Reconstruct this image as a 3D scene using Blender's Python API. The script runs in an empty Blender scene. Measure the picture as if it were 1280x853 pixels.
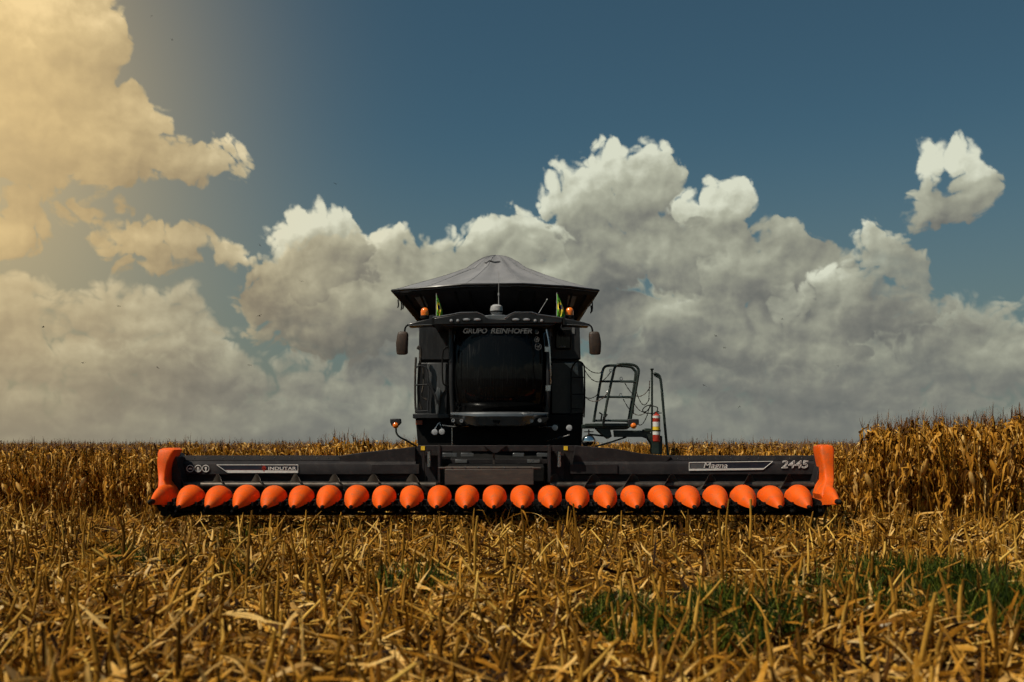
import bpy, bmesh, math, random
import numpy as np
from mathutils import Vector, Matrix
random.seed(7); RNG = np.random.default_rng(7)
rad = math.radians
scene = bpy.context.scene
col = scene.collection

# ------------------------------------------------------------------ camera
FPX, HY, CAMZ = 1244.0, 556.0, 1.6          # focal length and horizon row in photo pixels, eye height
cam_d = bpy.data.cameras.new('camera'); cam = bpy.data.objects.new('camera', cam_d); col.objects.link(cam)
cam.location = (0, 0, CAMZ); cam.rotation_euler = (rad(90), 0, 0)
cam_d.lens = FPX / 1280 * 36; cam_d.sensor_width = 36
cam_d.shift_y = (HY - 426.5) / 1280
cam_d.clip_start = 0.1; cam_d.clip_end = 6000
cam_d.dof.use_dof = True; cam_d.dof.focus_distance = 17.5; cam_d.dof.aperture_fstop = 1.3
scene.camera = cam
def P(px, py, d):
    """place at distance d along +Y that lies on the sight line of a photo pixel"""
    return Vector(((px - 640) / FPX * d, d, CAMZ - (py - HY) / FPX * d))
def XP(px, d): return (px - 640) / FPX * d
def ZP(py, d): return CAMZ - (py - HY) / FPX * d

# ------------------------------------------------------------------ exposure, sun, sky
vs = scene.view_settings
vs.view_transform = 'Standard'; vs.look = 'None'; vs.exposure = 0.0; vs.gamma = 1.0; vs.use_curve_mapping = False
scene.render.engine = 'CYCLES'
scene.cycles.use_denoising = True
scene.cycles.use_adaptive_sampling = True; scene.cycles.adaptive_threshold = 0.03; scene.cycles.adaptive_min_samples = 8
scene.cycles.max_bounces = 6; scene.cycles.transparent_max_bounces = 6
SUN_EL, SUN_AZ = rad(55), rad(-121)        # azimuth clockwise from +Y: the sun stands high on the left, a little behind the camera
sd = Vector((math.sin(SUN_AZ) * math.cos(SUN_EL), math.cos(SUN_AZ) * math.cos(SUN_EL), math.sin(SUN_EL)))
sl = bpy.data.lights.new('sun', 'SUN'); sl.energy = 4.3; sl.angle = rad(0.5); sl.color = (1.0, 0.91, 0.76)
so = bpy.data.objects.new('sun', sl); col.objects.link(so)
so.rotation_euler = sd.to_track_quat('Z', 'Y').to_euler()

world = bpy.data.worlds.new('World'); scene.world = world; world.use_nodes = True
WT = world.node_tree; WT.nodes.clear()

class E:                                     # a tiny expression language for shader math
    nt = None
    def __init__(s, sock): s.s = sock
    @staticmethod
    def m(op, *a, clamp=False):
        n = E.nt.nodes.new('ShaderNodeMath'); n.operation = op; n.use_clamp = clamp
        for i, v in enumerate(a):
            if isinstance(v, E): E.nt.links.new(v.s, n.inputs[i])
            else: n.inputs[i].default_value = v
        return E(n.outputs[0])
    def __add__(s, o): return E.m('ADD', s, o)
    def __radd__(s, o): return E.m('ADD', o, s)
    def __sub__(s, o): return E.m('SUBTRACT', s, o)
    def __rsub__(s, o): return E.m('SUBTRACT', o, s)
    def __mul__(s, o): return E.m('MULTIPLY', s, o)
    def __rmul__(s, o): return E.m('MULTIPLY', o, s)
    def __truediv__(s, o): return E.m('DIVIDE', s, o)
def vmath(op, a, b=None, c=None):
    n = E.nt.nodes.new('ShaderNodeVectorMath'); n.operation = op
    for i, v in enumerate((a, b, c)):
        if v is None: continue
        if isinstance(v, E): E.nt.links.new(v.s, n.inputs[i])
        else: n.inputs[i].default_value = v
    return E(n.outputs['Value'] if op in ('DOT_PRODUCT', 'LENGTH') else n.outputs[0])
def vscale(a, k):
    n = E.nt.nodes.new('ShaderNodeVectorMath'); n.operation = 'SCALE'; E.nt.links.new(a.s, n.inputs[0])
    if isinstance(k, E): E.nt.links.new(k.s, n.inputs['Scale'])
    else: n.inputs['Scale'].default_value = k
    return E(n.outputs[0])
def smooth(x, a, b):
    n = E.nt.nodes.new('ShaderNodeMapRange'); n.interpolation_type = 'SMOOTHSTEP'
    E.nt.links.new(x.s, n.inputs[0]); n.inputs[1].default_value = a; n.inputs[2].default_value = b
    return E(n.outputs[0])
def noise(vec, scale, detail=4, rough=0.5, color=False, dim='3D'):
    n = E.nt.nodes.new('ShaderNodeTexNoise'); n.noise_dimensions = dim
    E.nt.links.new(vec.s, n.inputs['Vector']); n.inputs['Scale'].default_value = scale
    n.inputs['Detail'].default_value = detail; n.inputs['Roughness'].default_value = rough
    return E(n.outputs['Color' if color else 0])
def voro(vec, scale, detail=2, rough=0.5, sm=0.5):
    n = E.nt.nodes.new('ShaderNodeTexVoronoi'); n.voronoi_dimensions = '2D'; n.feature = 'SMOOTH_F1'
    E.nt.links.new(vec.s, n.inputs['Vector']); n.inputs['Scale'].default_value = scale
    n.inputs['Detail'].default_value = detail; n.inputs['Roughness'].default_value = rough
    n.inputs['Lacunarity'].default_value = 2.2
    n.inputs['Smoothness'].default_value = sm; n.inputs['Randomness'].default_value = 1
    return E(n.outputs['Distance'])
def mixc(f, a, b):
    n = E.nt.nodes.new('ShaderNodeMix'); n.data_type = 'RGBA'
    for sock, v in ((n.inputs[0], f), (n.inputs[6], a), (n.inputs[7], b)):
        if isinstance(v, E): E.nt.links.new(v.s, sock)
        else: sock.default_value = v if sock is n.inputs[0] else (*v, 1)
    return E(n.outputs[2])
def mulc(a, c):
    n = E.nt.nodes.new('ShaderNodeMix'); n.data_type = 'RGBA'; n.blend_type = 'MULTIPLY'; n.inputs[0].default_value = 1
    E.nt.links.new(a.s, n.inputs[6])
    if isinstance(c, E): E.nt.links.new(c.s, n.inputs[7])
    else: n.inputs[7].default_value = (*c, 1)
    return E(n.outputs[2])

SKY_K = 0.07
def build_sky():
    E.nt = WT
    tc = WT.nodes.new('ShaderNodeTexCoord')
    sep = WT.nodes.new('ShaderNodeSeparateXYZ'); WT.links.new(tc.outputs['Generated'], sep.inputs[0])
    dx, dy, dz = E(sep.outputs[0]), E(sep.outputs[1]), E(sep.outputs[2])
    az = E.m('ARCTAN2', dx, dy) * 10.0; el = E.m('ARCSINE', dz) * 10.0      # tenths of a radian
    cmb = WT.nodes.new('ShaderNodeCombineXYZ'); WT.links.new(az.s, cmb.inputs[0]); WT.links.new(el.s, cmb.inputs[1])
    pos = E(cmb.outputs[0])
    def ang(px, py):                          # photo pixel -> (azimuth, elevation) in tenths of a radian
        x, z = (px - 640) / FPX, (HY - py) / FPX
        return math.atan2(x, 1) * 10, math.asin(z / math.sqrt(1 + x * x + z * z)) * 10
    # cumulus heads: centre (px), half width, half height, in photo pixels
    heads = [
        (60,60,95,90),(20,150,110,85),(130,160,100,68),(205,190,70,42),(245,200,46,34),(70,20,80,60),(-60,90,140,120),(40,200,120,30),(298,205,18,34),
        (60,265,88,36),(130,288,92,36),(200,298,62,30),(10,292,60,34),(188,335,44,24),
        (300,312,38,26),(470,315,60,44),(510,335,60,44),(550,350,90,60),(440,370,150,80),
        (610,305,62,54),(655,315,60,52),(640,360,150,80),(720,330,80,70),
        (875,265,50,44),(918,262,44,36),(965,305,50,44),(900,330,90,60),(1000,360,90,60),(1000,405,170,52),(850,400,220,60),(380,400,130,44),(1170,425,50,32),(1230,445,60,34),
        (1176,208,48,36),(1162,240,50,32),(1182,266,48,28),(1184,238,56,36),(1208,240,36,40),(1206,210,30,26),
    ]
    front = [
        (350,300,42,36),(385,288,46,40),(425,300,46,40),(395,340,80,44),
        (715,245,46,40),(775,212,56,42),(815,232,50,56),(765,262,86,50),(800,305,104,52),(745,310,60,44),(840,330,60,44),
        (1060,368,66,40),(1095,325,42,48),(1135,352,38,42),(1095,385,86,36),(1020,385,60,34),
    ]
    def heights(p, blobs, k):
        H = None
        for (cx, cy, rx, ry) in blobs:
            a, e = ang(cx, cy); ax, ay = rx / 124.4, ry / 124.4
            d = vmath('MULTIPLY_ADD', p, (1 / ax, 1 / ay, 0), (-a / ax, -e / ay, 0))
            h = E.m('MULTIPLY_ADD', vmath('DOT_PRODUCT', d, d), -min(ax, ay), min(ax, ay))
            H = h if H is None else E.m('SMOOTH_MAX', H, h, k)
        return H
    # gentle wandering of the outlines, then rounded billows of three sizes shared by every cloud
    w1 = vmath('SUBTRACT', noise(pos, 2.0, 1, 0.5, color=True), (0.5, 0.5, 0.5))
    w2 = vmath('SUBTRACT', noise(pos, 7.0, 2, 0.5, color=True), (0.5, 0.5, 0.5))
    warp = vmath('ADD', vscale(w1, 0.34), vscale(w2, 0.05))
    wb = vmath('ADD', vscale(w1, 0.50), vscale(w2, 0.10))
    def puff(q, s, sm):
        d = voro(q, s, 0, 0.5, sm); return 0.55 - d * d * 1.6
    def billow(p):
        q = vmath('ADD', p, wb)
        fine = noise(p, 11.0, 4, 0.62)
        return puff(q, 1.7, 0.25) * 0.40 + puff(q, 3.9, 0.22) * 0.30 + puff(q, 8.5, 0.2) * 0.19 + puff(q, 18.0, 0.2) * 0.09 + (fine - 0.5) * 0.20
    def relief(p):                            # the same billows with soft creases: what the light picks out
        q = vmath('ADD', p, wb)
        return puff(q, 1.7, 1.0) * 0.30 + puff(q, 3.9, 0.9) * 0.12 + puff(q, 8.5, 0.6) * 0.07 + (noise(p, 2.6, 6, 0.60) - 0.5) * 0.62
    e1, e2 = 0.10, 0.40
    B0 = billow(pos)
    SB = (relief(pos) - relief(vmath('ADD', pos, (-0.55 * e1, 0.83 * e1, 0)))) / e1
    pw = vmath('ADD', pos, warp)
    pw2 = vmath('ADD', pw, (-0.50 * e2, 0.86 * e2, 0))
    def form(bl):
        h0 = heights(pw, bl, 0.12); return h0, (h0 - heights(pw2, bl, 0.12)) / e2
    Hb0, SH = form(heads)
    Hf0, SF = form(front)
    big = noise(vmath('MULTIPLY', pos, (0.75, 1.7, 1)), 1.0, 3, 0.5)
    mid = noise(vmath('MULTIPLY', pos, (1.0, 1.6, 1)), 2.4, 4, 0.55)
    soft = noise(pos, 1.1, 2)
    Hh = Hb0 + B0 * 0.62 - 0.21
    aH = smooth(Hh + (mid - 0.5) * 0.10, 0.0, 0.12)
    Hf = Hf0 + B0 * 0.62 - 0.19
    aF = smooth(Hf + (mid - 0.5) * 0.10, 0.0, 0.12)
    # bare sky
    sky = WT.nodes.new('ShaderNodeTexSky'); sky.sky_type = 'NISHITA'; sky.sun_disc = False
    sky.sun_elevation = SUN_EL; sky.sun_rotation = SUN_AZ; sky.air_density = 1.0; sky.dust_density = 1.6; sky.ozone_density = 1.5; sky.altitude = 400
    blue = mulc(E(sky.outputs[0]), (0.44, 0.64, 0.58))
    hz = smooth(el, 3.2, 0.0)                                            # thicker air low down
    blue = mixc(hz * 0.70, blue, tuple(c / SKY_K for c in (0.15, 0.17, 0.15)))
    K = 1 / SKY_K
    def c3(r, g, b): return (r * K, g * K, b * K)
    def ramp(t, cols):
        n = WT.nodes.new('ShaderNodeValToRGB'); WT.links.new(t.s, n.inputs[0])
        el_ = n.color_ramp.elements
        while len(el_) < len(cols): el_.new(0.5)
        for i, (p_, c_) in enumerate(cols): el_[i].position = p_; el_[i].color = (*c_, 1)
        return mulc(E(n.outputs[0]), (K, K, K))
    # lit from above and behind the camera: billow facing, form facing, height above the flat grey base
    cols = [(0.0, (0.125, 0.132, 0.125)), (0.25, (0.195, 0.198, 0.172)), (0.5, (0.30, 0.305, 0.24)), (0.75, (0.43, 0.44, 0.34)), (1.0, (0.68, 0.70, 0.56))]
    out = blue
    # three far decks of flat-based cumulus, the lowest the farthest
    for k_, (ec, hw, wob, cover, lift, seed) in enumerate(((0.22, 0.46, 0.20, 0.9, 0.24, 5.0), (0.72, 0.38, 0.55, 1.1, 0.30, 19.0), (1.08, 0.34, 0.60, 1.5, 0.34, 41.0))):
        n1 = noise(vmath('ADD', vmath('MULTIPLY', pos, (0.9, 0.5, 0)), (seed, 0, seed)), 1.0, 2, 0.5)
        n2 = noise(vmath('ADD', vmath('MULTIPLY', pos, (0.55, 0.3, 0)), (0, seed, 3)), 1.0, 1, 0.5)
        mid_e = (n1 - 0.5) * wob + ec
        rel = el - mid_e
        H = (hw - E.m('ABSOLUTE', rel)) * 0.9 + (n2 - 0.42) * cover + B0 * 0.60 - 0.17
        al = smooth(H, 0.0, 0.22 if k_ else 0.30)
        t = E.m('ADD', smooth(rel, -hw * 1.0, hw * 1.2) * 0.42 + SB * 0.10, (big - 0.5) * 1.0 + (mid - 0.5) * 0.5 + lift - 0.09, clamp=True)
        out = mixc(al * 0.92, out, ramp(t, cols))
    out = mixc(smooth(el + (mid - 0.5) * 0.5, 1.0, -0.1) * 0.55, out, c3(0.185, 0.195, 0.178))      # far decks sink into the air
    up = smooth(el + (soft - 0.5) * 1.0, 0.4, 3.2)
    tH = E.m('ADD', SB * 0.105 + SH * 0.26 + up * 0.34, (big - 0.5) * 1.0 + (mid - 0.5) * 0.35 + 0.23, clamp=True)
    tF = E.m('ADD', SB * 0.11 + SF * 0.27 + up * 0.34, (big - 0.5) * 0.8 + (mid - 0.5) * 0.30 + 0.24, clamp=True)
    foot = smooth(el + (mid - 0.5) * 0.8, 0.55, 1.35) * 0.75 + 0.25           # heads fade into the murk at their feet
    out = mixc(aH * foot, out, ramp(tH, cols))
    out = mixc(aF * smooth(el + (mid - 0.5) * 1.1, 0.65, 1.85), out, ramp(tF, cols))
    # the sky round the sun, off to the left, is warm and bright
    a0, e0 = ang(-90, 130)
    dd = vmath('LENGTH', vmath('MULTIPLY', vmath('SUBTRACT', pos, (a0, e0, 0)), (1, 0.8, 0)))
    glow = smooth(dd, 6.2, -0.8)
    warm = mulc(out, (1.42, 1.0, 0.58))
    out = mixc(E.m('MULTIPLY', glow, E.m('ADD', aH * 0.5, glow * 0.7), clamp=True), out, warm)
    out = mixc(glow * glow * glow * 0.75, out, c3(0.88, 0.64, 0.31))
    bg = WT.nodes.new('ShaderNodeBackground'); bg.inputs[1].default_value = SKY_K
    WT.links.new(out.s, bg.inputs[0])
    wo = WT.nodes.new('ShaderNodeOutputWorld'); WT.links.new(bg.outputs[0], wo.inputs[0])
build_sky()
world.cycles.sampling_method = 'MANUAL'; world.cycles.sample_map_resolution = 512

# ------------------------------------------------------------------ materials
def new_mat(name):
    m = bpy.data.materials.new(name); m.use_nodes = True; m.node_tree.nodes.clear(); E.nt = m.node_tree
    o = m.node_tree.nodes.new('ShaderNodeOutputMaterial'); b = m.node_tree.nodes.new('ShaderNodeBsdfPrincipled')
    m.node_tree.links.new(b.outputs[0], o.inputs[0]); return m, b, o
def objvec():
    n = E.nt.nodes.new('ShaderNodeTexCoord'); return E(n.outputs['Object'])
def surf(name, c1, c2, rough=0.5, rough2=None, scale=6.0, detail=5, metal=0.0, dust=None, dust_amt=0.0, bump=0.0, spec=0.5, coat=0.0, stretch=(1,1,1)):
    """paint / metal / plastic: two close tones, dust in uneven patches, uneven gloss, light bump"""
    m, b, o = new_mat(name); v = objvec(); v = vmath('MULTIPLY', v, stretch)
    n1 = noise(v, scale, detail, 0.6); f = smooth(n1, 0.32, 0.68)
    c = mixc(f, c1, c2)
    if dust:
        n2 = noise(v, scale * 2.7, 6, 0.7); n3 = noise(v, scale * 30, 2, 0.6)
        g = smooth(n2 * 0.7 + n3 * 0.3, 0.46, 0.70) * dust_amt
        c = mixc(g, c, dust)
    E.nt.links.new(c.s, b.inputs['Base Color'])
    r = n1 * ((rough2 or rough + 0.12) - rough) + rough
    E.nt.links.new(r.s, b.inputs['Roughness']); b.inputs['Metallic'].default_value = metal
    b.inputs['Specular IOR Level'].default_value = spec; b.inputs['Coat Weight'].default_value = coat; b.inputs['Coat Roughness'].default_value = 0.12
    if bump:
        bn = E.nt.nodes.new('ShaderNodeBump'); bn.inputs['Strength'].default_value = bump; bn.inputs['Distance'].default_value = 0.01
        E.nt.links.new(noise(v, scale * 5, 4).s, bn.inputs['Height']); E.nt.links.new(bn.outputs[0], b.inputs['Normal'])
    return m
DUST = (0.16, 0.11, 0.07)
M = dict(
    black=surf('black_paint', (0.006,0.006,0.007), (0.011,0.011,0.012), 0.28, 0.5, 3, dust=(0.05,0.045,0.04), dust_amt=0.3, spec=0.35, coat=0.15),
    panel=surf('grey_black_panel', (0.013,0.0135,0.015), (0.021,0.0215,0.024), 0.38, 0.6, 2, spec=0.35, dust=(0.06,0.056,0.052), dust_amt=0.45, stretch=(3,3,0.6)),
    matte=surf('matte_black_steel', (0.004,0.004,0.004), (0.008,0.008,0.008), 0.6, 0.8, 8, spec=0.15, dust=DUST, dust_amt=0.06),
    header=surf('dusty_dark_header_steel', (0.0095,0.0075,0.0085), (0.0165,0.0135,0.0145), 0.55, 0.8, 2.2, spec=0.3, dust=(0.085,0.068,0.058), dust_amt=0.30, bump=0.15),
    brown=surf('worn_brown_steel', (0.026,0.019,0.015), (0.044,0.032,0.024), 0.5, 0.75, 3, dust=(0.10,0.065,0.04), dust_amt=0.5, bump=0.2, stretch=(0.6,1,2)),
    auger=surf('polished_auger_steel', (0.06,0.05,0.042), (0.10,0.085,0.07), 0.32, 0.55, 9, metal=0.7, dust=DUST, dust_amt=0.6),
    flight=surf('worn_flight_steel', (0.030,0.024,0.019), (0.055,0.044,0.034), 0.38, 0.6, 7, metal=0.5, dust=DUST, dust_amt=0.3),
    orange=surf('orange_plastic', (0.72,0.085,0.002), (0.82,0.110,0.004), 0.45, 0.65, 3, spec=0.22, dust=(0.30,0.12,0.045), dust_amt=0.75, bump=0.10),
    green=surf('dark_green_rail_paint', (0.010,0.020,0.016), (0.016,0.028,0.022), 0.35, 0.55, 9, dust=DUST, dust_amt=0.2),
    tarp=surf('grey_tarpaulin', (0.155,0.155,0.163), (0.20,0.20,0.208), 0.75, 0.9, 1.6, dust=(0.26,0.25,0.24), dust_amt=0.35, bump=0.35),
    tankside=surf('black_tank_sheet', (0.008,0.008,0.010), (0.014,0.014,0.017), 0.5, 0.7, 2, spec=0.25, dust=(0.06,0.06,0.06), dust_amt=0.3),
    patch=surf('grey_window_film', (0.10,0.10,0.10), (0.15,0.15,0.15), 0.4, 0.6, 8),
    silver=surf('dark_silver_paint', (0.13,0.135,0.14), (0.16,0.165,0.17), 0.22, 0.34, 3, metal=0.55, dust=(0.18,0.16,0.14), dust_amt=0.25, coat=0.5),
    lightgrey=surf('light_grey_plastic', (0.30,0.30,0.30), (0.36,0.36,0.36), 0.4, 0.55, 12, dust=DUST, dust_amt=0.2),
    chrome=surf('bare_steel', (0.4,0.4,0.4), (0.55,0.55,0.55), 0.2, 0.35, 15, metal=1.0, dust=DUST, dust_amt=0.3),
    lens=surf('lamp_lens', (0.30,0.30,0.31), (0.42,0.42,0.43), 0.12, 0.25, 60, spec=0.8, coat=0.6),
    amber=surf('amber_lens', (0.80,0.15,0.008), (0.92,0.22,0.015), 0.15, 0.25, 20, coat=0.6),
    red=surf('red_paint', (0.30,0.018,0.010), (0.38,0.03,0.014), 0.3, 0.4, 10, dust=DUST, dust_amt=0.3),
    white=surf('white_sticker', (0.62,0.60,0.56), (0.72,0.70,0.66), 0.45, 0.6, 20, dust=DUST, dust_amt=0.35),
    yellow=surf('yellow_reflector', (0.75,0.50,0.02), (0.85,0.58,0.04), 0.3, 0.45, 20, dust=DUST, dust_amt=0.3),
    mirrorback=surf('dusty_brown_mirror_shell', (0.020,0.010,0.005), (0.040,0.020,0.009), 0.5, 0.7, 7, dust=(0.08,0.042,0.018), dust_amt=0.5),
    letter=surf('faded_white_lettering', (0.05,0.05,0.05), (0.09,0.09,0.09), 0.5, 0.7, 5),
    navy=surf('navy_decal_film', (0.008,0.011,0.022), (0.012,0.016,0.03), 0.35, 0.5, 9, dust=DUST, dust_amt=0.15),
    maroon=surf('maroon_decal_film', (0.06,0.012,0.015), (0.08,0.016,0.02), 0.35, 0.5, 9),
    rubber=surf('dusty_tyre_rubber', (0.018,0.016,0.014), (0.032,0.028,0.024), 0.8, 0.95, 9, dust=DUST, dust_amt=0.6, bump=0.4),
    chainm=surf('rusty_chain_steel', (0.045,0.022,0.014), (0.07,0.038,0.022), 0.5, 0.7, 30),
    flaggreen=surf('green_flag_cloth', (0.10,0.42,0.03), (0.16,0.52,0.05), 0.8, 0.9, 15),
    flagyellow=surf('yellow_flag_cloth', (0.80,0.62,0.03), (0.85,0.68,0.06), 0.8, 0.9, 15),
    flagblue=surf('blue_flag_cloth', (0.03,0.03,0.09), (0.04,0.04,0.12), 0.8, 0.9, 15),
    mirror=surf('mirror_glass', (0.75,0.75,0.75), (0.8,0.8,0.8), 0.03, 0.06, 10, metal=1.0),
)
def glass_black():
    m, b, o = new_mat('dark_streaked_glass'); v = objvec()
    st = noise(vmath('MULTIPLY', v, (38, 10, 1.3)), 1.0, 5, 0.65); pt = noise(v, 2.2, 4, 0.6)
    g = smooth(st, 0.50, 0.80) * smooth(pt, 0.42, 0.66)
    c = mixc(g * 0.55, (0.0045, 0.0047, 0.005), (0.055, 0.055, 0.052))
    E.nt.links.new(c.s, b.inputs['Base Color'])
    E.nt.links.new((g * 0.5 + 0.06).s, b.inputs['Roughness']); b.inputs['Specular IOR Level'].default_value = 0.18
    return m
M['glass'] = glass_black()

# ------------------------------------------------------------------ mesh helpers
def tag(o, label=None, cat=None, group=None, kind=None):
    if label: o['label'] = label
    if cat: o['category'] = cat
    if group: o['group'] = group
    if kind: o['kind'] = kind
    return o
def empty(name, loc, label, cat, group=None):
    o = bpy.data.objects.new(name, None); col.objects.link(o); o.location = loc; o.empty_display_size = 0.2
    return tag(o, label, cat, group)
def place_under(o, parent):
    if parent is not None:
        o.parent = parent
        off = Vector(parent.location)
        if parent.parent is not None: off = off + Vector(parent.parent.location)
        o.location = -off                    # every part is modelled in place, so undo its parent's offset
def obj(name, bm, mat, parent=None, smooth_deg=35, bevel=0):
    me = bpy.data.meshes.new(name)
    bmesh.ops.recalc_face_normals(bm, faces=bm.faces[:])
    bm.to_mesh(me); bm.free()
    mats = mat if isinstance(mat, (list, tuple)) else [mat]
    for m in mats: me.materials.append(M[m] if isinstance(m, str) else m)
    o = bpy.data.objects.new(name, me); col.objects.link(o)
    if smooth_deg:
        me.shade_smooth() if hasattr(me, 'shade_smooth') else None
        me.set_sharp_from_angle(angle=rad(smooth_deg))
    if bevel:
        b = o.modifiers.new('bevel', 'BEVEL'); b.width = bevel; b.segments = 2; b.limit_method = 'ANGLE'; b.angle_limit = rad(40)
    place_under(o, parent)
    return o
def B(): return bmesh.new()
def box(bm, x0, x1, y0, y1, z0, z1, mi=0):
    vs_ = [bm.verts.new((x, y, z)) for x in (x0, x1) for y in (y0, y1) for z in (z0, z1)]
    for f in ((0,1,3,2),(4,6,7,5),(0,4,5,1),(2,3,7,6),(0,2,6,4),(1,5,7,3)):
        bm.faces.new([vs_[i] for i in f]).material_index = mi
def prism(bm, pts, y0, y1, mi=0):
    """outline in (x, z) pulled from y0 to y1"""
    a = [bm.verts.new((x, y0, z)) for x, z in pts]; b = [bm.verts.new((x, y1, z)) for x, z in pts]; n = len(pts)
    bm.faces.new(a).material_index = mi; bm.faces.new(b[::-1]).material_index = mi
    for i in range(n): bm.faces.new((a[i], b[i], b[(i+1)%n], a[(i+1)%n])).material_index = mi
def profx(bm, pts, x0, x1, mi=0, closed=True):
    """profile in (y, z) pulled along x"""
    a = [bm.verts.new((x0, y, z)) for y, z in pts]; b = [bm.verts.new((x1, y, z)) for y, z in pts]; n = len(pts)
    if closed: bm.faces.new(a).material_index = mi; bm.faces.new(b[::-1]).material_index = mi
    for i in range(n if closed else n-1): bm.faces.new((a[i], b[i], b[(i+1)%n], a[(i+1)%n])).material_index = mi
def rings(bm, rs, cap=True, mi=0, closed=True):
    R = [[bm.verts.new(p) for p in r] for r in rs]; n = len(R[0])
    for a, b in zip(R, R[1:]):
        for i in range(n if closed else n-1):
            bm.faces.new((a[i], a[(i+1)%n], b[(i+1)%n], b[i])).material_index = mi
    if cap and closed:
        bm.faces.new(R[0][::-1]).material_index = mi; bm.faces.new(R[-1]).material_index = mi
def tube(bm, pts, r, k=8, mi=0, cap=True):
    pts = [Vector(p) for p in pts]; rs = []
    up = None
    for i, p in enumerate(pts):
        t = (pts[min(i+1, len(pts)-1)] - pts[max(i-1, 0)]).normalized()
        if up is None: up = t.orthogonal().normalized()
        up = (up - t * up.dot(t)).normalized(); w = t.cross(up)
        rr = r[i] if isinstance(r, (list, tuple)) else r
        rs.append([p + (up * math.cos(a) + w * math.sin(a)) * rr for a in [j * 2 * math.pi / k for j in range(k)]])
    rings(bm, rs, cap, mi)
def curve(ctrl, n=8):
    """smooth path through control points"""
    c = [Vector(p) for p in ctrl]; c = [2*c[0]-c[1]] + c + [2*c[-1]-c[-2]]; out = []
    for i in range(1, len(c)-2):
        for j in range(n):
            t = j / n; a, b, d, e = c[i-1], c[i], c[i+1], c[i+2]
            out.append(0.5*((2*b)+(d-a)*t+(2*a-5*b+4*d-e)*t*t+(3*b-a-3*d+e)*t**3))
    out.append(c[-2]); return out
def lathe(bm, c, prof, k=20, axis='z', mi=0):
    """profile of (radius, height) turned round an axis through c"""
    rs = []
    for r, h in prof:
        ring = []
        for j in range(k):
            a = j * 2 * math.pi / k; u, v = math.cos(a) * max(r, 1e-4), math.sin(a) * max(r, 1e-4)
            ring.append(Vector(c) + Vector({'z': (u, v, h), 'y': (u, h, v), 'x': (h, u, v)}[axis]))
        rs.append(ring)
    rings(bm, rs, True, mi)
def text(name, body, x, y, z, size, mat, parent, sx=1.0, shear=0.0, bold=0.0, depth=0.004, outline=False, tilt=90, width=None):
    cu = bpy.data.curves.new(name, 'FONT'); cu.body = body; cu.size = size; cu.shear = shear; cu.offset = bold
    cu.extrude = 0.0 if outline else depth / 2; cu.align_x = 'CENTER'; cu.align_y = 'CENTER'
    if outline: cu.fill_mode = 'NONE'; cu.bevel_depth = size * 0.022; cu.bevel_resolution = 1
    tmp = bpy.data.objects.new('tmp', cu); col.objects.link(tmp)
    bpy.context.view_layer.update()
    me = bpy.data.meshes.new_from_object(tmp.evaluated_get(bpy.context.evaluated_depsgraph_get()))
    bpy.data.objects.remove(tmp)
    if width:
        co = [v.co.x for v in me.vertices]; sx = width / (max(co) - min(co))
    me.transform(Matrix.Translation((x, y, z)) @ Matrix.Rotation(rad(tilt), 4, 'X') @ Matrix.Diagonal((sx, 1, 1, 1)))
    me.materials.clear(); me.materials.append(M[mat]); me.name = name
    o = bpy.data.objects.new(name, me); col.objects.link(o); place_under(o, parent)
    return o

XC = -0.27
# ================================================================== the corn header
H = empty('corn_header', (XC, 17.3, 0.35), 'wide dark corn header with orange snout cones and orange end dividers across the stubble', 'corn header')
yB = 17.30                                                       # decal face of the back sheet
XL, XR = XP(218, 17.3), XP(1030, 17.3)
xcl, xcr = XP(520, 17.4), XP(716, 17.4)
for s, (xa, xb) in enumerate(((XL, xcl), (xcr, XR))):
    bm = B()
    prof = [(17.52, ZP(569.5,17.52)), (17.46, ZP(570,17.46)), (17.44, ZP(575.5,17.44)), (17.40, ZP(576,17.40)), (17.31, ZP(579.5,17.31)), (yB, ZP(581,yB)), (yB, ZP(593,yB)),
            (17.335, ZP(594.2,17.335)), (17.345, ZP(595.5,17.345)), (17.35, ZP(601.5,17.35)), (17.33, ZP(602.3,17.33)), (17.325, ZP(604.5,17.325)), (17.345, ZP(605,17.345)), (17.34, ZP(610,17.34)), (17.30, ZP(618,17.30)), (17.20, ZP(625,17.2)), (17.0, ZP(628,17.0)), (16.9, ZP(629,16.9)),
            (16.9, ZP(633,16.9)), (17.3, ZP(633,17.3)), (17.60, ZP(625,17.6)), (17.62, ZP(572,17.62))]
    profx(bm, prof, xa, xb)
    obj('back_sheet', bm, 'header', H, 30)
    # raised stiffener rail above the decal band, with its bolts
    bm = B(); box(bm, xa + 0.06, xb - 0.05, 17.385, 17.44, ZP(577.6,17.4), ZP(575.2,17.4)); obj('stiffener_rail', bm, 'header', H)
    nb = 16
    for i in range(nb):
        bx = xa + 0.2 + (xb - xa - 0.4) * (i + 0.5) / nb + random.uniform(-.05, .05)
        bm = B(); lathe(bm, (bx, 17.455, ZP(572.8,17.45)), [(0.008,0.0),(0.008,-0.008),(0.004,-0.012)], 6, 'y'); obj('bolt', bm, 'chrome', H)
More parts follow.
